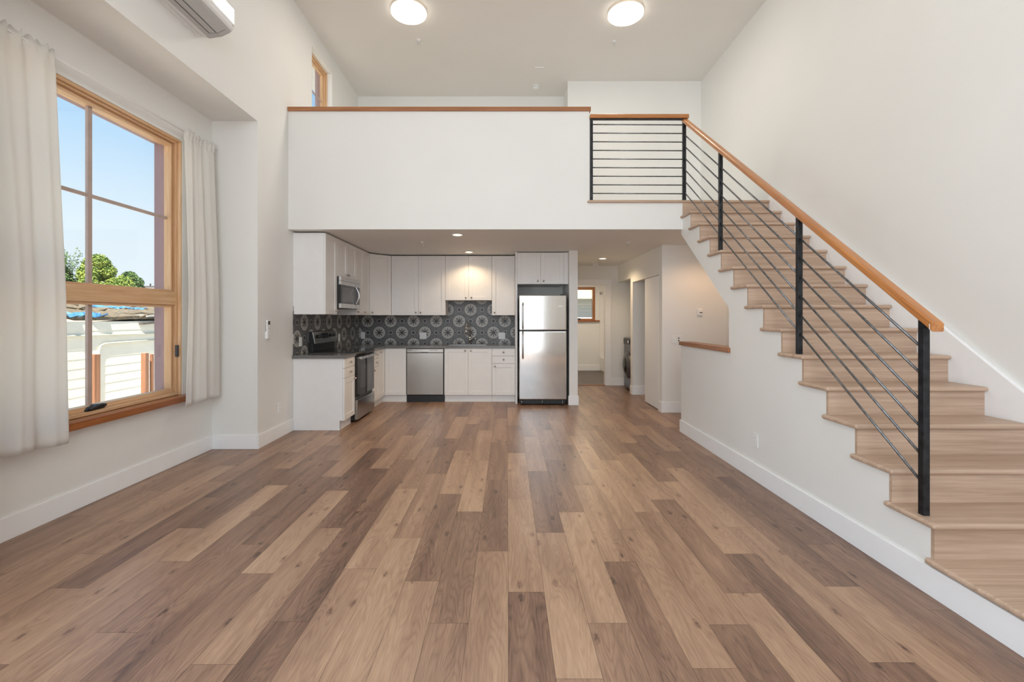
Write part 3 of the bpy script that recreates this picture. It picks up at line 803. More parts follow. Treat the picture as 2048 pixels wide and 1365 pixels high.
obj('spout', tube(BM(), [(sx, 7.765, CT1+.07), (sx, 7.75, CT1+.078), (sx, 7.70, CT1+.07)], .007), m_chrome, d)

# backsplash
bm = B(XL+.011, .1335, YB-.011, YB-.001, CT1, UZ0+.002); box(bm, -1.024, -.251, YB-.011, YB-.001, UZ0, 1.66)
struct('wall_backsplash', bm, m_tile_x, label='grey patterned medallion tile on the rear kitchen wall')
struct('wall_backsplash_side', B(XL+.001, XL+.011, 5.452, YB-.011, CT1, UZ0+.10), m_tile_y, label='grey patterned medallion tile on the left kitchen wall')

# ---------------------------------------------------------------- appliances
# range
RY0, RY1, RX = 5.841, 6.597, -1.945
r = thing('range', 'stainless and black electric range between two base cabinets', 'stove', (-2.26, 6.22, 0))
obj('body', B(XL+.02, RX-.035, RY0, RY1, .03, .895), m_black, r, bevel=.003)
bm = B(XL+.02, RX-.005, RY0-.001, RY1+.001, .895, .918)
obj('cooktop', bm, m_bglass, r, bevel=.006, seg=3)
obj('front_lip', cyl(BM(), (RX-.018, RY0, .888), (RX-.018, RY1, .888), .024, seg=24), m_black, r)
dr = obj('oven_door', B(RX-.035, RX, RY0+.006, RY1-.006, .335, .862), m_bglass, r, bevel=.006)
obj('oven_window', B(RX-.002, RX+.0012, RY0+.13, RY1-.13, .42, .73), m_oven, dr)
bm = B(RX+.028, RX+.046, RY0+.035, RY1-.035, .822, .858); box(bm, RX-.002, RX+.03, RY0+.05, RY0+.085, .828, .852); box(bm, RX-.002, RX+.03, RY1-.085, RY1-.05, .828, .852)
obj('handle', bm, m_ssx, dr, bevel=.005)
bm = BM(); lathe(bm, [(.0, .0016), (.022, .0016), (.022, 0)], (RX, RY0+.46, .50), 'X', 20)
obj('care_sticker', B(RX, RX+.0008, RY0+.42, RY0+.445, .47, .54), m_chrome, dr); bm.free()
obj('drawer', B(RX-.035, RX+.004, RY0+.006, RY1-.006, .036, .292), m_ssd, r, bevel=.004)
bm = prism(BM(), [(XL+.02, .918), (-2.525, .918), (-2.525, 1.03), (-2.50, 1.03), (-2.53, 1.17), (-2.545, 1.183), (XL+.02, 1.183)], 1, RY0+.006, RY1-.006)
bg_ = obj('backguard', bm, m_black, r, bevel=.003)
def slant(bm_, y0, y1, z0, z1, off, th):
    xa = lambda z: -2.4995 - (z-1.03)*.214
    return prism(bm_, [(xa(z0)+off, z0), (xa(z0)+off+th, z0), (xa(z1)+off+th, z1), (xa(z1)+off, z1)], 1, y0, y1)
obj('panel', slant(BM(), RY0+.008, RY1-.008, 1.026, 1.178, -.001, .006), m_ssd, bg_, bevel=.002)
obj('display', slant(BM(), 6.11, 6.33, 1.085, 1.155, .005, .002), m_bglass, bg_)
for yy in (5.975, 6.04, 6.405, 6.455, 6.505):
    xa = -2.4995-(1.12-1.03)*.214+.006
    obj('knob', cyl(BM(), (xa, yy, 1.118), (xa+.026, yy, 1.123), .021, .018), m_black, bg_)
# microwave
MY0, MY1, MX, MZ0_, MZ1_ = 5.829, 6.575, -2.150, 1.492, 1.903
mw = thing('microwave', 'stainless over-the-range microwave with a curved handle', 'microwave', (-2.37, 6.2, MZ0_))
obj('body', B(XL+.012, MX-.03, MY0, MY1, MZ0_-.004, MZ1_), m_black, mw, bevel=.002)
md = obj('door', B(MX-.028, MX-.004, MY0+.002, MY0+.60, MZ0_+.06, MZ1_-.105), m_bglass, mw)
obj('window', B(MX-.005, MX-.002, MY0+.05, MY0+.50, MZ0_+.085, MZ1_-.135), m_mwglass, md)
bm = B(MX-.03, MX, MY0, MY1, MZ1_-.052, MZ1_); box(bm, MX-.03, MX-.001, MY0, MY1, MZ1_-.105, MZ1_-.054)
obj('top_vent_panel', bm, m_ssx, mw, bevel=.002)
obj('bottom_trim', B(MX-.03, MX, MY0, MY1, MZ0_, MZ0_+.06), m_ssx, mw, bevel=.002)
cp = obj('control_panel', B(MX-.028, MX-.003, MY0+.604, MY1, MZ0_+.06, MZ1_-.105), m_bglass, mw)
hp = [(MX-.004 + .055*math.sin(math.pi*i/14), MY0+.555, MZ0_+.052+.265*i/14) for i in range(15)]
obj('handle', tube(BM(), hp, .009, 10), m_chrome, md)
obj('badge', cyl(BM(), (MX, MY0+.075, MZ0_+.03), (MX+.002, MY0+.075, MZ0_+.03), .010), m_chrome, mw)
# dishwasher
DX, DXE = -1.624, -1.016
dw = thing('dishwasher', 'stainless dishwasher between the corner cabinet and the sink cabinet', 'dishwasher', (-1.32, 7.5, 0))
obj('body', B(DX+.002, DXE-.002, YBF+.03, YB-.02, .11, .868), m_black, dw)
dd = obj('door', B(DX+.008, DXE-.010, YBF-.012, YBF+.03, .122, .800), m_ssd, dw, bevel=.006)
cp = obj('control_panel', B(DX+.008, DXE-.010, YBF-.014, YBF+.03, .804, .862), m_ssd, dw, bevel=.004)
obj('pocket_handle', B(DX+.23, DX+.36, YBF-.0155, YBF-.0135, .804, .812), m_black, cp)
obj('badge', B(DX+.022, DX+.09, YBF-.0152, YBF-.0138, .838, .846), m_fside, cp)
obj('button_row', B(DX+.37, DX+.5, YBF-.0152, YBF-.0138, .838, .843), m_fside, cp)
obj('toe_kick', B(DX+.004, DXE-.004, YBF+.03, YBF+.045, 0, .115), m_black, dw)
# refrigerator
FX0, FX1, FY = .188, .926, 6.985
fr = thing('refrigerator', 'stainless top-freezer refrigerator standing beside the wing wall', 'refrigerator', (.557, 7.4, 0))
obj('body', B(FX0+.008, FX1-.008, FY+.062, 7.80, .035, 1.705), m_fside, fr, bevel=.004)
fd = obj('freezer_door', B(FX0, FX1, FY, FY+.058, 1.170, 1.720), m_ss, fr, bevel=.014, seg=4)
ld = obj('lower_door', B(FX0, FX1, FY, FY+.058, .092, 1.158), m_ss, fr, bevel=.014, seg=4)
def fhandle(par, z0, z1):
    x = FX0+.058; bm = BM()
    tube(bm, [(x, FY-.002, z0), (x, FY-.038, z0+.012), (x, FY-.046, z0+.05), (x, FY-.046, z1-.05), (x, FY-.038, z1-.012), (x, FY-.002, z1)], .0135, 12)
    obj('handle', bm, m_knob, par)
fhandle(fd, 1.195, 1.595); fhandle(ld, .735, 1.140)
obj('badge', B(FX1-.135, FX1-.055, FY-.0018, FY+.002, 1.532, 1.558), m_chrome, fd)
obj('hinge_cap', B(FX1-.09, FX1-.01, FY+.01, FY+.09, 1.72, 1.732), m_fside, fr)
obj('grille', B(FX0+.02, FX1-.02, FY+.045, FY+.065, .02, .088), m_black, fr)
for xx in (FX0+.045, FX0+.36, FX1-.06): obj('foot', cyl(BM(), (xx, FY+.035, 0), (xx, FY+.035, .09), .018, .014), m_rod, fr)
# washing machine, only a sliver past the partition
wm = thing('washing_machine', 'dark grey front loading washer half hidden in the hall alcove', 'washer', (2.62, 8.55, 0))
obj('body', B(XH+.055, 2.95, 8.20, 8.82, .012, .985), m_washer, wm, bevel=.02, seg=3)
obj('control_panel', B(XH+.046, XH+.06, 8.21, 8.81, .86, .97), m_black, wm, bevel=.004)
dk = obj('door', lathe(BM(), [(.0, -.085), (.12, -.08), (.21, -.055), (.25, -.02), (.25, .01)], (XH+.058, 8.51, .47), 'X', 40), m_washer, wm)
obj('door_glass', lathe(BM(), [(.0, -.092), (.10, -.088), (.15, -.074), (.15, -.06)], (XH+.058, 8.51, .47), 'X', 32), m_bglass, dk)
obj('dial', cyl(BM(), (XH+.046, 8.40, .915), (XH+.02, 8.40, .915), .03), m_chrome, wm)

# ---------------------------------------------------------------- closet door, bath fittings
struct('door_1', B(XH-.002, XH+.035, 6.618, 7.29, .012, 1.99), m_trim, bevel=.003, label='plain white sliding door over the hall closet')
tb = thing('bathtub', 'white bathtub along the far right of the bathroom', 'bathtub', (2.76, 10.9, 0))
obj('apron', B(2.40, 3.11, 10.12, 11.635, .0, .36), m_tub, tb, bevel=.02, seg=3)
obj('surround', B(2.395, 3.115, 11.62, 11.638, .36, 2.0), m_tub, tb)
rd = thing('shower_rod', 'white shower curtain rod above the bathtub', 'rod', (2.43, 10.9, 2.0))
obj('pole', cyl(BM(), (2.43, 9.205, 2.0), (2.43, 11.62, 2.0), .014), m_white, rd)
obj('flange', lathe(BM(), [(.045, 0), (.042, -.012), (.02, -.02), (.018, -.04)], (2.43, 11.62, 2.0), 'Y'), m_chrome, rd)

# ---------------------------------------------------------------- curtains
def curtain(name, label, y0t, y1t, y0b, y1b, zt, zb, x0, n, ph, seed, amp=.03):
    rr = random.Random(seed); bm = BM(); NU, NV = 160, 56; grid = []
    k = [(rr.uniform(.6, 1.3), rr.uniform(0, 6.28)) for _ in range(5)]
    for j in range(NV+1):
        v = j/NV; row = []
        for i in range(NU+1):
            u = i/NU
            uu = u + .035*math.sin(2.2*v+k[0][1])*math.sin(math.pi*u) + .02*math.sin(5*u+k[1][1])
            a = 2*math.pi*n*uu+ph
            fold = math.sin(a+.85*math.sin(a+k[2][1]+.6*v)) + .22*math.sin(2.1*a+k[3][1]+1.5*v)*(1-v*.7)
            pinch = .30+.70*min(1, (1-v)*0+v*1.6+.15)
            if v < .045: pinch *= .55
            x = x0 + amp*fold*pinch + .010*math.sin(9*u+3*v) + .05*min(1, v*1.6)
            hdr = .012*math.sin(3.1*a+k[4][1]) if v < .03 else 0
            x += hdr
            y = (y0t+(y1t-y0t)*u)*(1-v) + (y0b+(y1b-y0b)*u)*v + .006*math.cos(a)*v
            z = zt + (.014*math.sin(5*a) if j == 0 else 0) + (zb-zt)*v + (.010*math.sin(2.3*u*n+k[1][1])*v)
            row.append(bm.verts.new((x, y, z)))
        grid.append(row)
    for j in range(NV):
        for i in range(NU):
            f = bm.faces.new((grid[j][i], grid[j][i+1], grid[j+1][i+1], grid[j+1][i])); f.smooth = True
    o = obj(name, bm, m_curtain, None, origin=(x0, (y0t+y1t)/2, zb))
    s_ = o.modifiers.new('thickness', 'SOLIDIFY'); s_.thickness = .0018; s_.offset = 0
    return tag(o, label, 'curtain', 'white curtains of the bay window')
ZROD = 3.10
curtain('curtain', 'wide white curtain hanging nearest the camera, left of the bay window', 2.17, 2.975, 2.20, 3.02, ZROD+.03, .535, -3.0, 3.3, .9, 3, .030)
curtain('curtain', 'narrow gathered white curtain between the bay window and the wall corner', 4.165, 4.60, 4.10, 4.655, ZROD+.03, .555, -3.0, 2.6, .2, 8, .026)
cr_ = thing('curtain_rod', 'thin white curtain rod above the bay window', 'rod', (-3.01, 3.4, ZROD))
obj('pole', cyl(BM(), (-3.005, 2.16, ZROD), (-3.005, 4.66, ZROD), .0075, seg=14), m_white, cr_)
for yy in (2.22, 4.60): obj('bracket', B(XB, -3.0, yy-.008, yy+.008, ZROD-.012, ZROD+.006), m_white, cr_, bevel=.002)

# ---------------------------------------------------------------- air conditioner
ac = thing('air_conditioner', 'white wall mounted air conditioner high on the left wall', 'air conditioner', (XL, 3.35, 3.72))
AY0, AY1 = 2.93, 3.80
prof = [(XL+.08, 3.724), (XL+.19, 3.740), (XL+.255, 3.772), (XL+.287, 3.80), (XL+.294, 3.84), (XL+.294, 3.965), (XL+.27, 4.01), (XL+.22, 4.03), (XL+.03, 4.03), (XL+.03, 3.735)]
obj('shell', prism(BM(), prof, 1, AY0, AY1), m_ac, ac, bevel=.006)
pl = [(XL+.081, 3.7215), (XL+.19, 3.737), (XL+.256, 3.769), (XL+.272, 3.783), (XL+.27, 3.790), (XL+.19, 3.748), (XL+.081, 3.730)]
un = obj('underside', prism(BM(), pl, 1, AY0+.004, AY1-.004), m_acgrey, ac)
def under(x): # z of the underside at x
    P = [(XL+.081, 3.7215), (XL+.19, 3.737), (XL+.256, 3.769), (XL+.272, 3.783)]
    for (xa, za), (xb, zb_) in zip(P, P[1:]):
        if xa <= x <= xb: return za+(zb_-za)*(x-xa)/(xb-xa)
    return P[-1][1]
for xx in (XL+.125, XL+.178):
    z = under(xx); obj('louvre_gap', B(xx-.003, xx+.003, AY0+.05, AY1-.065, z-.0012, z+.004), m_black, un)
x0_, x1_ = XL+.125, XL+.25
bm = BM()
for i in range(8):
    xa, xb = x0_+(x1_-x0_)*i/8, x0_+(x1_-x0_)*(i+1)/8
    prism(bm, [(xa, under(xa)-.001), (xb, under(xb)-.001), (xb, under(xb)+.003), (xa, under(xa)+.003)], 1, AY1-.067+.012*math.sin(i*.3), AY1-.065+.012*math.sin(i*.3))
obj('flap_edge', bm, m_fside, un)
obj('mounting_plate', B(XL, XL+.032, AY0+.02, AY1-.015, 3.725, 4.02), m_ac, ac)
obj('badge', B(XL+.2925, XL+.2945, AY1-.03, AY1-.006, 3.82, 3.828), m_acgrey, ac)

# remote in its holder
rm = thing('remote_control', 'white remote control in a holder on the left wall', 'remote', (XL, 4.855, 1.14))
obj('holder', B(XL, XL+.024, 4.822, 4.888, 1.135, 1.215), m_white, rm, bevel=.004)
rb = obj('handset', B(XL+.008, XL+.028, 4.826, 4.884, 1.142, 1.34), m_white, rm, bevel=.005)
obj('screen', B(XL+.0275, XL+.029, 4.835, 4.875, 1.29, 1.33), m_fside, rb)
for z in (1.25, 1.17): obj('button', cyl(BM(), (XL+.028, 4.855, z), (XL+.0295, 4.855, z), .004), m_slot, rb)

# ---------------------------------------------------------------- outlets, switches, thermostat
GO = 'white wall outlets'
def outlet(label, loc, rz, w=.072, h=.116, gang=1, kind='wall_outlet'):
    """plate centred on loc, facing local -Y"""
    t = thing(kind, label, 'outlet', loc, rz, GO)
    obj('cover_plate', B(-w/2, w/2, -.006, 0, -h/2, h/2), m_plate, t, bevel=.002, local=True)
    for g in range(gang):
        cx = (g-(gang-1)/2)*.046
        obj('socket', B(cx-.0165, cx+.0165, -.0075, -.004, -.034, .034), m_white, t, bevel=.0008, local=True)
        bm = BM()
        for zz in (-.02, .014):
            for dx in (-.006, .006): box(bm, cx+dx-.0012, cx+dx+.0012, -.0082, -.0074, zz, zz+.008)
        obj('slot', bm, m_slot, t, local=True)
    return t
outlet('white outlet low on the left wall near the end base cabinet', (XL, 5.13, .344), R(90))
outlet('white outlet low on the stair side wall', (XS, 3.77, .339), R(-90))
outlet('white outlet on the left tile wall in front of the oven', (XL+.011, 5.63, 1.065), R(90))
outlet('white outlet on the left tile wall just past the oven backguard', (XL+.011, 6.92, 1.06), R(90))
outlet('single white outlet on the rear tile near the inner corner', (-2.515, YB-.011, 1.058), 0)
outlet('double white outlet on the rear tile above the dishwasher', (-1.466, YB-.011, 1.05), 0, .116, .116, 2)
outlet('double white outlet on the rear tile beside the refrigerator panel', (-.09, YB-.011, 1.05), 0, .116, .116, 2)
t = thing('light_switch', 'white two gang plate with rocker and dark outlet on the hall corner wall', 'switch', (2.45, 6.485, 1.055), 0)
obj('cover_plate', B(-.085, .085, -.006, 0, -.062, .062), m_plate, t, bevel=.002, local=True)
obj('rocker', B(-.062, -.028, -.010, -.004, -.034, .034), m_white, t, bevel=.002, local=True)
obj('socket', B(.004, .038, -.009, -.004, -.034, .034), m_white, t, local=True)
bm = B(.012, .03, -.0098, -.008, .008, .026); box(bm, .012, .03, -.0098, -.008, -.026, -.008); obj('slot', bm, m_black, t, local=True)
t = thing('thermostat', 'small white thermostat on the warm lit wall under the stairs', 'thermostat', (2.775, 6.485, 1.44), 0)
obj('base', B(-.042, .042, -.012, 0, -.055, .055), m_plate, t, bevel=.004, local=True)
obj('cover', B(-.036, .036, -.026, -.012, -.036, .05), m_white, t, bevel=.004, local=True)
obj('display', B(-.012, .03, -.0275, -.0255, -.008, .004), m_black, t, local=True)

# ---------------------------------------------------------------- ceiling fittings
def disc(label, x, y):
    t = thing('ceiling_light', label, 'ceiling light', (x, y, CEIL), 0, 'round flush ceiling lights')
    obj('base_pan', lathe(BM(), [(.17, 0), (.17, -.022)], (x, y, CEIL), 'Z', 48), m_white, t)
    obj('backlight', lathe(BM(), [(.172, -.006), (.176, -.006), (.176, -.018), (.172, -.018)], (x, y, CEIL), 'Z', 48), m_halo, t)
    obj('diffuser', lathe(BM(), [(.213, -.024), (.219, -.028), (.219, -.046), (.210, -.054), (.0, -.060)], (x, y, CEIL), 'Z', 64), m_disc, t)
    obj('rim', lathe(BM(), [(.170, -.022), (.221, -.022), (.221, -.027), (.170, -.027)], (x, y, CEIL), 'Z', 64), m_trim, t)
    return light('ceiling_light_lamp', 'AREA', (x, y, CEIL-.075), (0, 0, 0), 16, (1, .92, .82), shape='DISK', size=.40)
disc('glowing round flush ceiling light over the left of the room', -1.231, 5.64)
disc('glowing round flush ceiling light over the right, toward the stairs', 1.495, 5.67)
def downlight(label, x, y, e, z=KC, sp=R(115), col=(1, .74, .46)):
    t = thing('downlight', label, 'downlight', (x, y, z), 0, 'recessed downlights')
    obj('trim_ring', lathe(BM(), [(.078, 0), (.078, -.004), (.060, -.007), (.056, -.002)], (x, y, z), 'Z', 40), m_white, t)
    obj('lens', lathe(BM(), [(.057, -.0025), (.05, -.006), (.0, -.009)], (x, y, z), 'Z', 40), m_down, t)
    return light('downlight_lamp', 'SPOT', (x, y, z-.02), (0, 0, 0), e, col, spot_size=sp, spot_blend=.6, shadow_soft_size=.05)
downlight('lit recessed downlight nearer the room in the kitchen ceiling', -.625, 5.68, 60)
downlight('lit recessed downlight close to the cabinets above the sink', -.605, 7.17, 25, sp=R(140))
downlight('lit recessed downlight in the hall ceiling', 1.69, 7.96, 44, sp=R(150))
def sprinkler(label, x, y, z):
    t = thing('sprinkler_head', label, 'sprinkler', (x, y, z), 0, 'fire sprinkler heads')
    obj('escutcheon', lathe(BM(), [(.036, 0), (.034, -.005), (.014, -.008), (.012, -.02)], (x, y, z), 'Z', 28), m_white, t)
    bm = BM()
    for s_ in (-1, 1): tube(bm, [(x+s_*.011, y, z-.018), (x+s_*.014, y, z-.035), (x+s_*.004, y, z-.048)], .003, 8)
    lathe(bm, [(.0, -.048), (.02, -.049), (.02, -.051), (.0, -.051)], (x, y, z), 'Z', 20)
    obj('deflector', bm, m_chrome, t)
downlight('added unseen downlight under the landing, behind the stair stringer', 2.72, 5.85, 22, sp=R(150), col=(1, .62, .36))  # hidden lamp and fixture added to warm the wall under the stairs
t = thing('ceiling_light', 'added unseen ceiling light inside the bathroom, hidden by the doorway head', 'ceiling light', (1.75, 10.4, KC))  # unseen fixture and lamp added to brighten the bathroom
obj('diffuser', lathe(BM(), [(.16, 0), (.16, -.03), (.15, -.05), (0, -.06)], (1.75, 10.4, KC), 'Z', 40), m_disc, t)
light('added_bath_fill', 'AREA', (1.75, 10.4, KC-.08), (0, 0, 0), 16, (1, .82, .62), shape='DISK', size=.3)
sprinkler('fire sprinkler on the high ceiling behind the left ceiling light', -1.23, 6.26, CEIL)
sprinkler('fire sprinkler on the high ceiling behind the right ceiling light', 1.50, 6.29, CEIL)
sprinkler('fire sprinkler on the kitchen ceiling near the wall cabinets', -1.176, 6.23, KC)
sprinkler('fire sprinkler on the low ceiling at the hall entrance', 1.68, 6.23, KC)
def detector(label, x, y, z, r_):
    t = thing('smoke_detector', label, 'smoke detector', (x, y, z), 0, 'round smoke detectors')
    obj('base', lathe(BM(), [(r_, 0), (r_, -.014), (r_*.96, -.018)], (x, y, z), 'Z', 40), m_white, t)
    obj('cover', lathe(BM(), [(r_*.9, -.017), (r_*.86, -.038), (r_*.6, -.048), (0, -.05)], (x, y, z), 'Z', 40), m_plate, t)
    bm = BM()
    for k in range(10):
        a = 2*math.pi*k/10; box(bm, x+math.cos(a)*r_*.85-.004, x+math.cos(a)*r_*.85+.004, y+math.sin(a)*r_*.85-.004, y+math.sin(a)*r_*.85+.004, z-.032, z-.022)
    obj('vent_slot', bm, m_slot, t)
detector('white smoke detector on the high ceiling above the loft', .484, 7.50, CEIL, .07)
detector('white smoke detector on the hall ceiling beyond the downlight', 1.71, 8.63, KC, .07)
t = thing('ceiling_sensor', 'small square white sensor plate on the high ceiling before the smoke detector', 'sensor', (.50, 6.84, CEIL))
obj('plate', B(.43, .57, 6.76, 6.92, CEIL-.006, CEIL), m_ceil, t, bevel=.002)
obj('lip', B(.43, .57, 6.918, 6.926, CEIL-.016, CEIL-.004), m_white, t)

# ---------------------------------------------------------------- outside
GZ = -1.0
struct('ground', B(-60, XO, -20, 70, GZ-.2, GZ), m_ground)
XN = -7.0
nb = thing('neighbour_shed', 'low cream lapped-siding shed across the yard with a ragged roof', 'shed', (XN, 9, GZ))
bm = BM(); n_ = 15
for i in range(n_):
    z0, z1 = GZ+(1.30-GZ)*i/n_, GZ+(1.30-GZ)*(i+1)/n_
    prism(bm, [(XN-.1, z0), (XN+.005, z0), (XN, z1), (XN-.1, z1)], 1, 1.0, 20)
obj('siding', bm, m_fence, nb)
def debris_mat():
    n = NT('worn_roofing'); p = n.pos(); a = n.noise(n.scale(p, (5, 3, 9)), 1.6, 6, .75, 1.0)
    n.col(n.ramp(a, [(.30, (.04, .033, .025)), (.40, (.16, .125, .08)), (.48, (.32, .24, .14)), (.54, (.07, .06, .045)), (.60, (.20, .17, .12)), (.70, (.50, .47, .41))]))
    n.set(Roughness=.9); n.bump(a, .8, .06); return n.m
m_deb = debris_mat()
bm = BM(); rr = random.Random(4); NX, NY = 14, 60; g = []
for i in range(NX+1):
    row = []
    for j in range(NY+1):
        x_ = XN+.012-5.2*i/NX; y_ = 1.0+21*j/NY
        z_ = 1.33+.36*(i/NX)+rr.uniform(-.04, .05)*(1 if i > 0 else .5)
        row.append(bm.verts.new((x_, y_, z_)))
    g.append(row)
for i in range(NX):
    for j in range(NY): bm.faces.new((g[i][j], g[i+1][j], g[i+1][j+1], g[i][j+1]))
ro = obj('roof', bm, m_deb, nb); s_ = ro.modifiers.new('thickness', 'SOLIDIFY'); s_.thickness = .06
bm = BM()
for j in range(60):
    x_, y_ = XN-rr.uniform(0, 4.6), rr.uniform(4, 16); z_ = 1.38+.07*(XN-x_); a = rr.uniform(0, 3.14); l = rr.uniform(.2, .7)
    tube(bm, [(x_-math.cos(a)*l, y_-math.sin(a)*l, z_), (x_, y_, z_+rr.uniform(.02, .08)), (x_+math.cos(a)*l, y_+math.sin(a)*l, z_+rr.uniform(-.02, .06))], .018, 6)
o = obj('branches', bm, m_deb, nb); o['kind'] = 'stuff'
def tarp(label, x0, x1, y0, y1, seed):
    rr = random.Random(seed); bm = BM(); n1, n2 = 8, 14; g = []
    for i in range(n1+1):
        row = []
        for j in range(n2+1):
            x_ = x0+(x1-x0)*i/n1+rr.uniform(-.05, .05); y_ = y0+(y1-y0)*j/n2+rr.uniform(-.04, .04)
            row.append(bm.verts.new((x_, y_, 1.40+.0692*(XN+.12-x_)+rr.uniform(-.03, .05))))
        g.append(row)
    for i in range(n1):
        for j in range(n2): bm.faces.new((g[i][j], g[i+1][j], g[i+1][j+1], g[i][j+1]))
    o = obj('tarp', bm, m_tarp, None, origin=(x0, y0, 1.4)); s_ = o.modifiers.new('thickness', 'SOLIDIFY'); s_.thickness = .012
    tag(o, label, 'tarp', 'blue tarps on the shed roof')
tarp('flat blue tarp along the edge of the shed roof', XN+.05, XN-.35, 6.6, 7.9, 1)
tarp('crumpled blue tarp higher up on the shed roof', XN-2.7, XN-3.5, 11.2, 12.1, 2)
t = thing('roof_sheet', 'loose dark roofing sheets lying on the far end of the shed roof', 'roofing', (XN, 9.3, 1.4))
bm = B(XN-1.1, XN+.08, 8.55, 10.8, 1.285, 1.32); bmesh.ops.rotate(bm, cent=(XN, 9.3, 1.3), matrix=Matrix.Rotation(R(4), 3, 'X'), verts=bm.verts[:])
obj('lower_sheet', bm, m_pole, t)
bm = B(XN-1.0, XN+.05, 8.7, 10.8, 1.41, 1.44); bmesh.ops.rotate(bm, cent=(XN, 9.3, 1.4), matrix=Matrix.Rotation(R(3), 3, 'X'), verts=bm.verts[:])
obj('upper_sheet', bm, plain('weathered_sheet', (.5, .47, .42), .8), t)
def conduit(label, pts):
    o = obj('conduit', tube(BM(), pts, .017, 10), m_conduit, None, origin=pts[0]); tag(o, label, 'pipe', 'conduits on the shed wall')
xc = XN+.02
conduit('upper painted conduit running level along the shed wall', [(xc, 5.0, 1.07), (xc, 7.2, 1.07), (xc, 9.0, 1.055), (xc, 9.12, 1.03), (xc, 9.16, .97), (xc, 9.17, .93)])
conduit('lower painted conduit that turns down the shed wall', [(xc, 7.70, -.9), (xc, 7.70, .80), (xc, 7.72, .88), (xc, 7.80, .915), (xc, 8.3, .92), (xc, 9.17, .92)])
def fpost(label, x_, y_, w_, zt):
    o = obj('fence_post', B(x_-w_/2, x_+w_/2, y_-w_/2, y_+w_/2, GZ, zt), m_redwood, None, bevel=.004, origin=(x_, y_, GZ)); tag(o, label, 'post', 'wood posts in the yard')
fpost('brown wood post just right of the window muntin', -6.3, 6.87, .10, .805)
fpost('brown wood post toward the right edge of the lower glass', -6.3, 7.83, .08, .75)
fpost('thin split wood post beside the right yard post', -6.3, 7.98, .045, .72)
# gate boards standing against the posts
hs = thing('house', 'tan stucco house behind the shed roof', 'house', (-17, 19, GZ))
obj('wall', B(-19, -14, 16.6, 24, GZ, 2.0), m_house, hs)
obj('roof', prism(BM(), [(-19.4, 2.0), (-13.6, 2.0), (-16.5, 2.25)], 1, 16.3, 24.3), m_hroof, hs)
wf = obj('window', B(-14.02, -13.96, 16.75, 17.5, .9, 1.85), m_trim, hs); obj('pane', B(-13.965, -13.95, 16.82, 17.43, .98, 1.78), m_mwglass, wf)
up = thing('utility_pole', 'distant utility pole with a crossarm on the horizon', 'pole', (-31, 40, GZ))
obj('pole', cyl(BM(), (-31, 40, GZ), (-31, 40, 4.6), .14, .11), m_pole, up)
obj('crossarm', B(-32.6, -29.4, 39.95, 40.07, 4.05, 4.2), m_pole, up)
bm = BM()
for xx in (-32.4, -31.7, -30.3, -29.6): cyl(bm, (xx, 40, 4.2), (xx, 40, 4.42), .06)
obj('insulator', bm, m_fside, up)
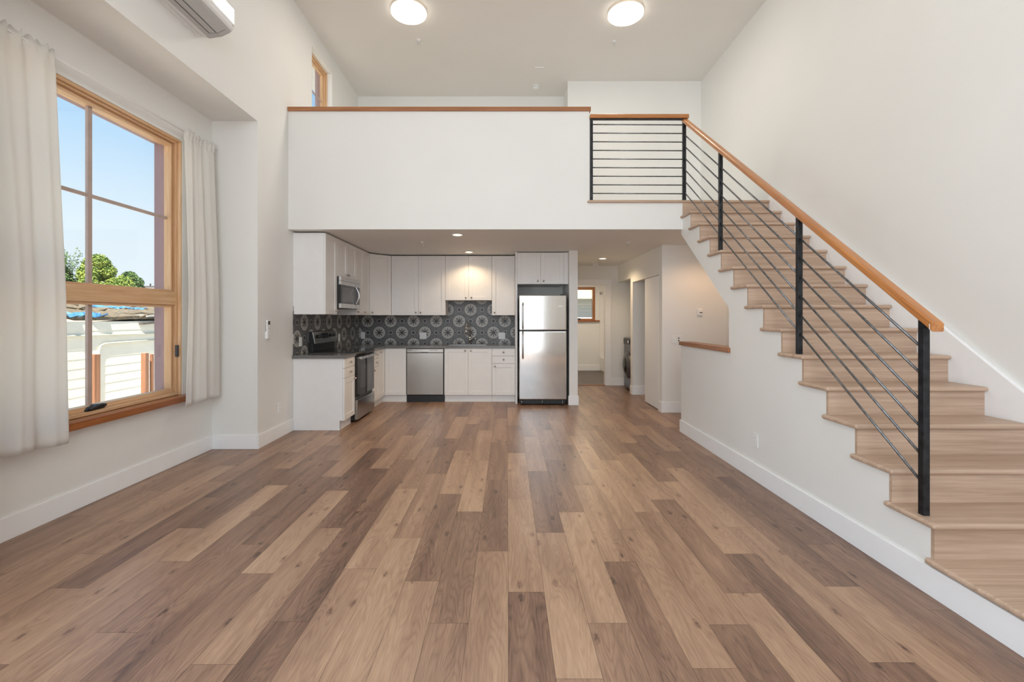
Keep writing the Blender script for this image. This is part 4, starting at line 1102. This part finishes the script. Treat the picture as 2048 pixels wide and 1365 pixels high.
def tree(label, x_, y_, z0, z1, rad, mat, seed, n=2600, ls=.16, frond=0):
    rr = random.Random(seed)
    t = thing('tree', label, 'tree', (x_, y_, GZ), 0, 'trees beyond the shed')
    tr_ = BM(); tube(tr_, [(x_, y_, GZ), (x_+.1, y_, (GZ+z0)/2), (x_, y_+.1, z0+(z1-z0)*.5)], [.22, .16, .06], 10)
    for k in range(7):
        a = rr.uniform(0, 6.28); tube(tr_, [(x_, y_, z0+.3*k/7), (x_+math.cos(a)*rad*.5, y_+math.sin(a)*rad*.5, z0+(z1-z0)*rr.uniform(.3, .6))], [.08, .02], 6)
    obj('trunk', tr_, m_bark, t)
    blobs = []
    for k in range(26):
        h = rr.uniform(0, 1); br = rad*rr.uniform(.24, .36); q_ = math.sqrt(max(0, 1-h*h))*(rad-br)*rr.uniform(.55, 1); a = rr.uniform(0, 6.28)
        blobs.append((Vector((x_+math.cos(a)*q_, y_+math.sin(a)*q_, z0+(z1-z0-br)*h)), br))
    blobs.append((Vector((x_, y_, z1-rad*.3)), rad*.3))
    bm = BM()
    for k in range(n):
        c_, r_ = rr.choice(blobs); d_ = Vector((rr.gauss(0, 1), rr.gauss(0, 1), rr.gauss(0, 1))).normalized()
        p = c_ + d_*r_*rr.uniform(.66, 1.06)
        nrm_ = (d_+Vector((rr.uniform(-.7, .7), rr.uniform(-.7, .7), rr.uniform(-.2, .9)))).normalized()
        a, b = frame_axes(nrm_); th = rr.uniform(0, 6.28); l = ls*rr.uniform(.6, 1.3)
        u_ = a*math.cos(th)+b*math.sin(th); v_ = nrm_.cross(u_)
        bm.faces.new([bm.verts.new(q) for q in (p-u_*l, p+v_*l*.55+nrm_*.03, p+u_*l, p-v_*l*.55+nrm_*.03)])
    for k in range(frond):
        a = rr.uniform(0, 6.28); q_ = rr.uniform(.1, .8)*rad
        b0 = Vector((x_+math.cos(a)*q_*.7, y_+math.sin(a)*q_*.7, z1-.5)); tip = Vector((x_+math.cos(a)*q_*1.25, y_+math.sin(a)*q_*1.2, z1+rr.uniform(.2, 1.3)))
        for m in range(60):
            f_ = m/60; p = b0.lerp(tip, f_)+Vector((rr.uniform(-.1, .1), rr.uniform(-.1, .1), rr.uniform(-.1, .1)))
            u_ = Vector((rr.uniform(-1, 1), rr.uniform(-1, 1), rr.uniform(-.3, 1))).normalized()*ls*.8; v_ = u_.orthogonal().normalized()*ls*.35
            bm.faces.new([bm.verts.new(q) for q in (p-u_, p+v_, p+u_, p-v_)])
    obj('crown', bm, mat, t)
tree('dark green tree with feathery upright sprays beside the left curtain', -28.0, 28.2, 1.2, 4.7, 1.45, m_leaf_d, 2, 15000, .075, frond=22)
tree('tall rounded yellow green tree behind the window muntin', -26.3, 29.0, .8, 5.45, 1.75, m_leaf_y, 7, 26000, .075)
tree('smaller rounded green tree right of the tall yellow green one', -26.0, 31.0, .4, 4.55, 1.5, m_leaf_d, 9, 20000, .075)
tree('low yellow green tree filling in beneath the tall one', -23.6, 27.6, .2, 3.95, 1.35, m_leaf_y, 12, 16000, .07)
# neighbour outside the bathroom window
t = thing('neighbour_wall', 'grey lapped siding of the next house outside the bathroom window', 'house', (2, 13.6, GZ))
bm = BM()
for i in range(26):
    z0 = GZ+.115*i; prism(bm, [(13.6, z0), (13.5, z0), (13.53, z0+.115), (13.7, z0+.115)], 0, -1, 6)
obj('siding', bm, plain('grey_siding', (.50, .49, .45), .7), t)
obj('eave', B(-1, 6, 13.2, 13.7, 1.93, 2.5), plain('eave_board', (.78, .70, .46), .7, var=.3, nscale=12), t)
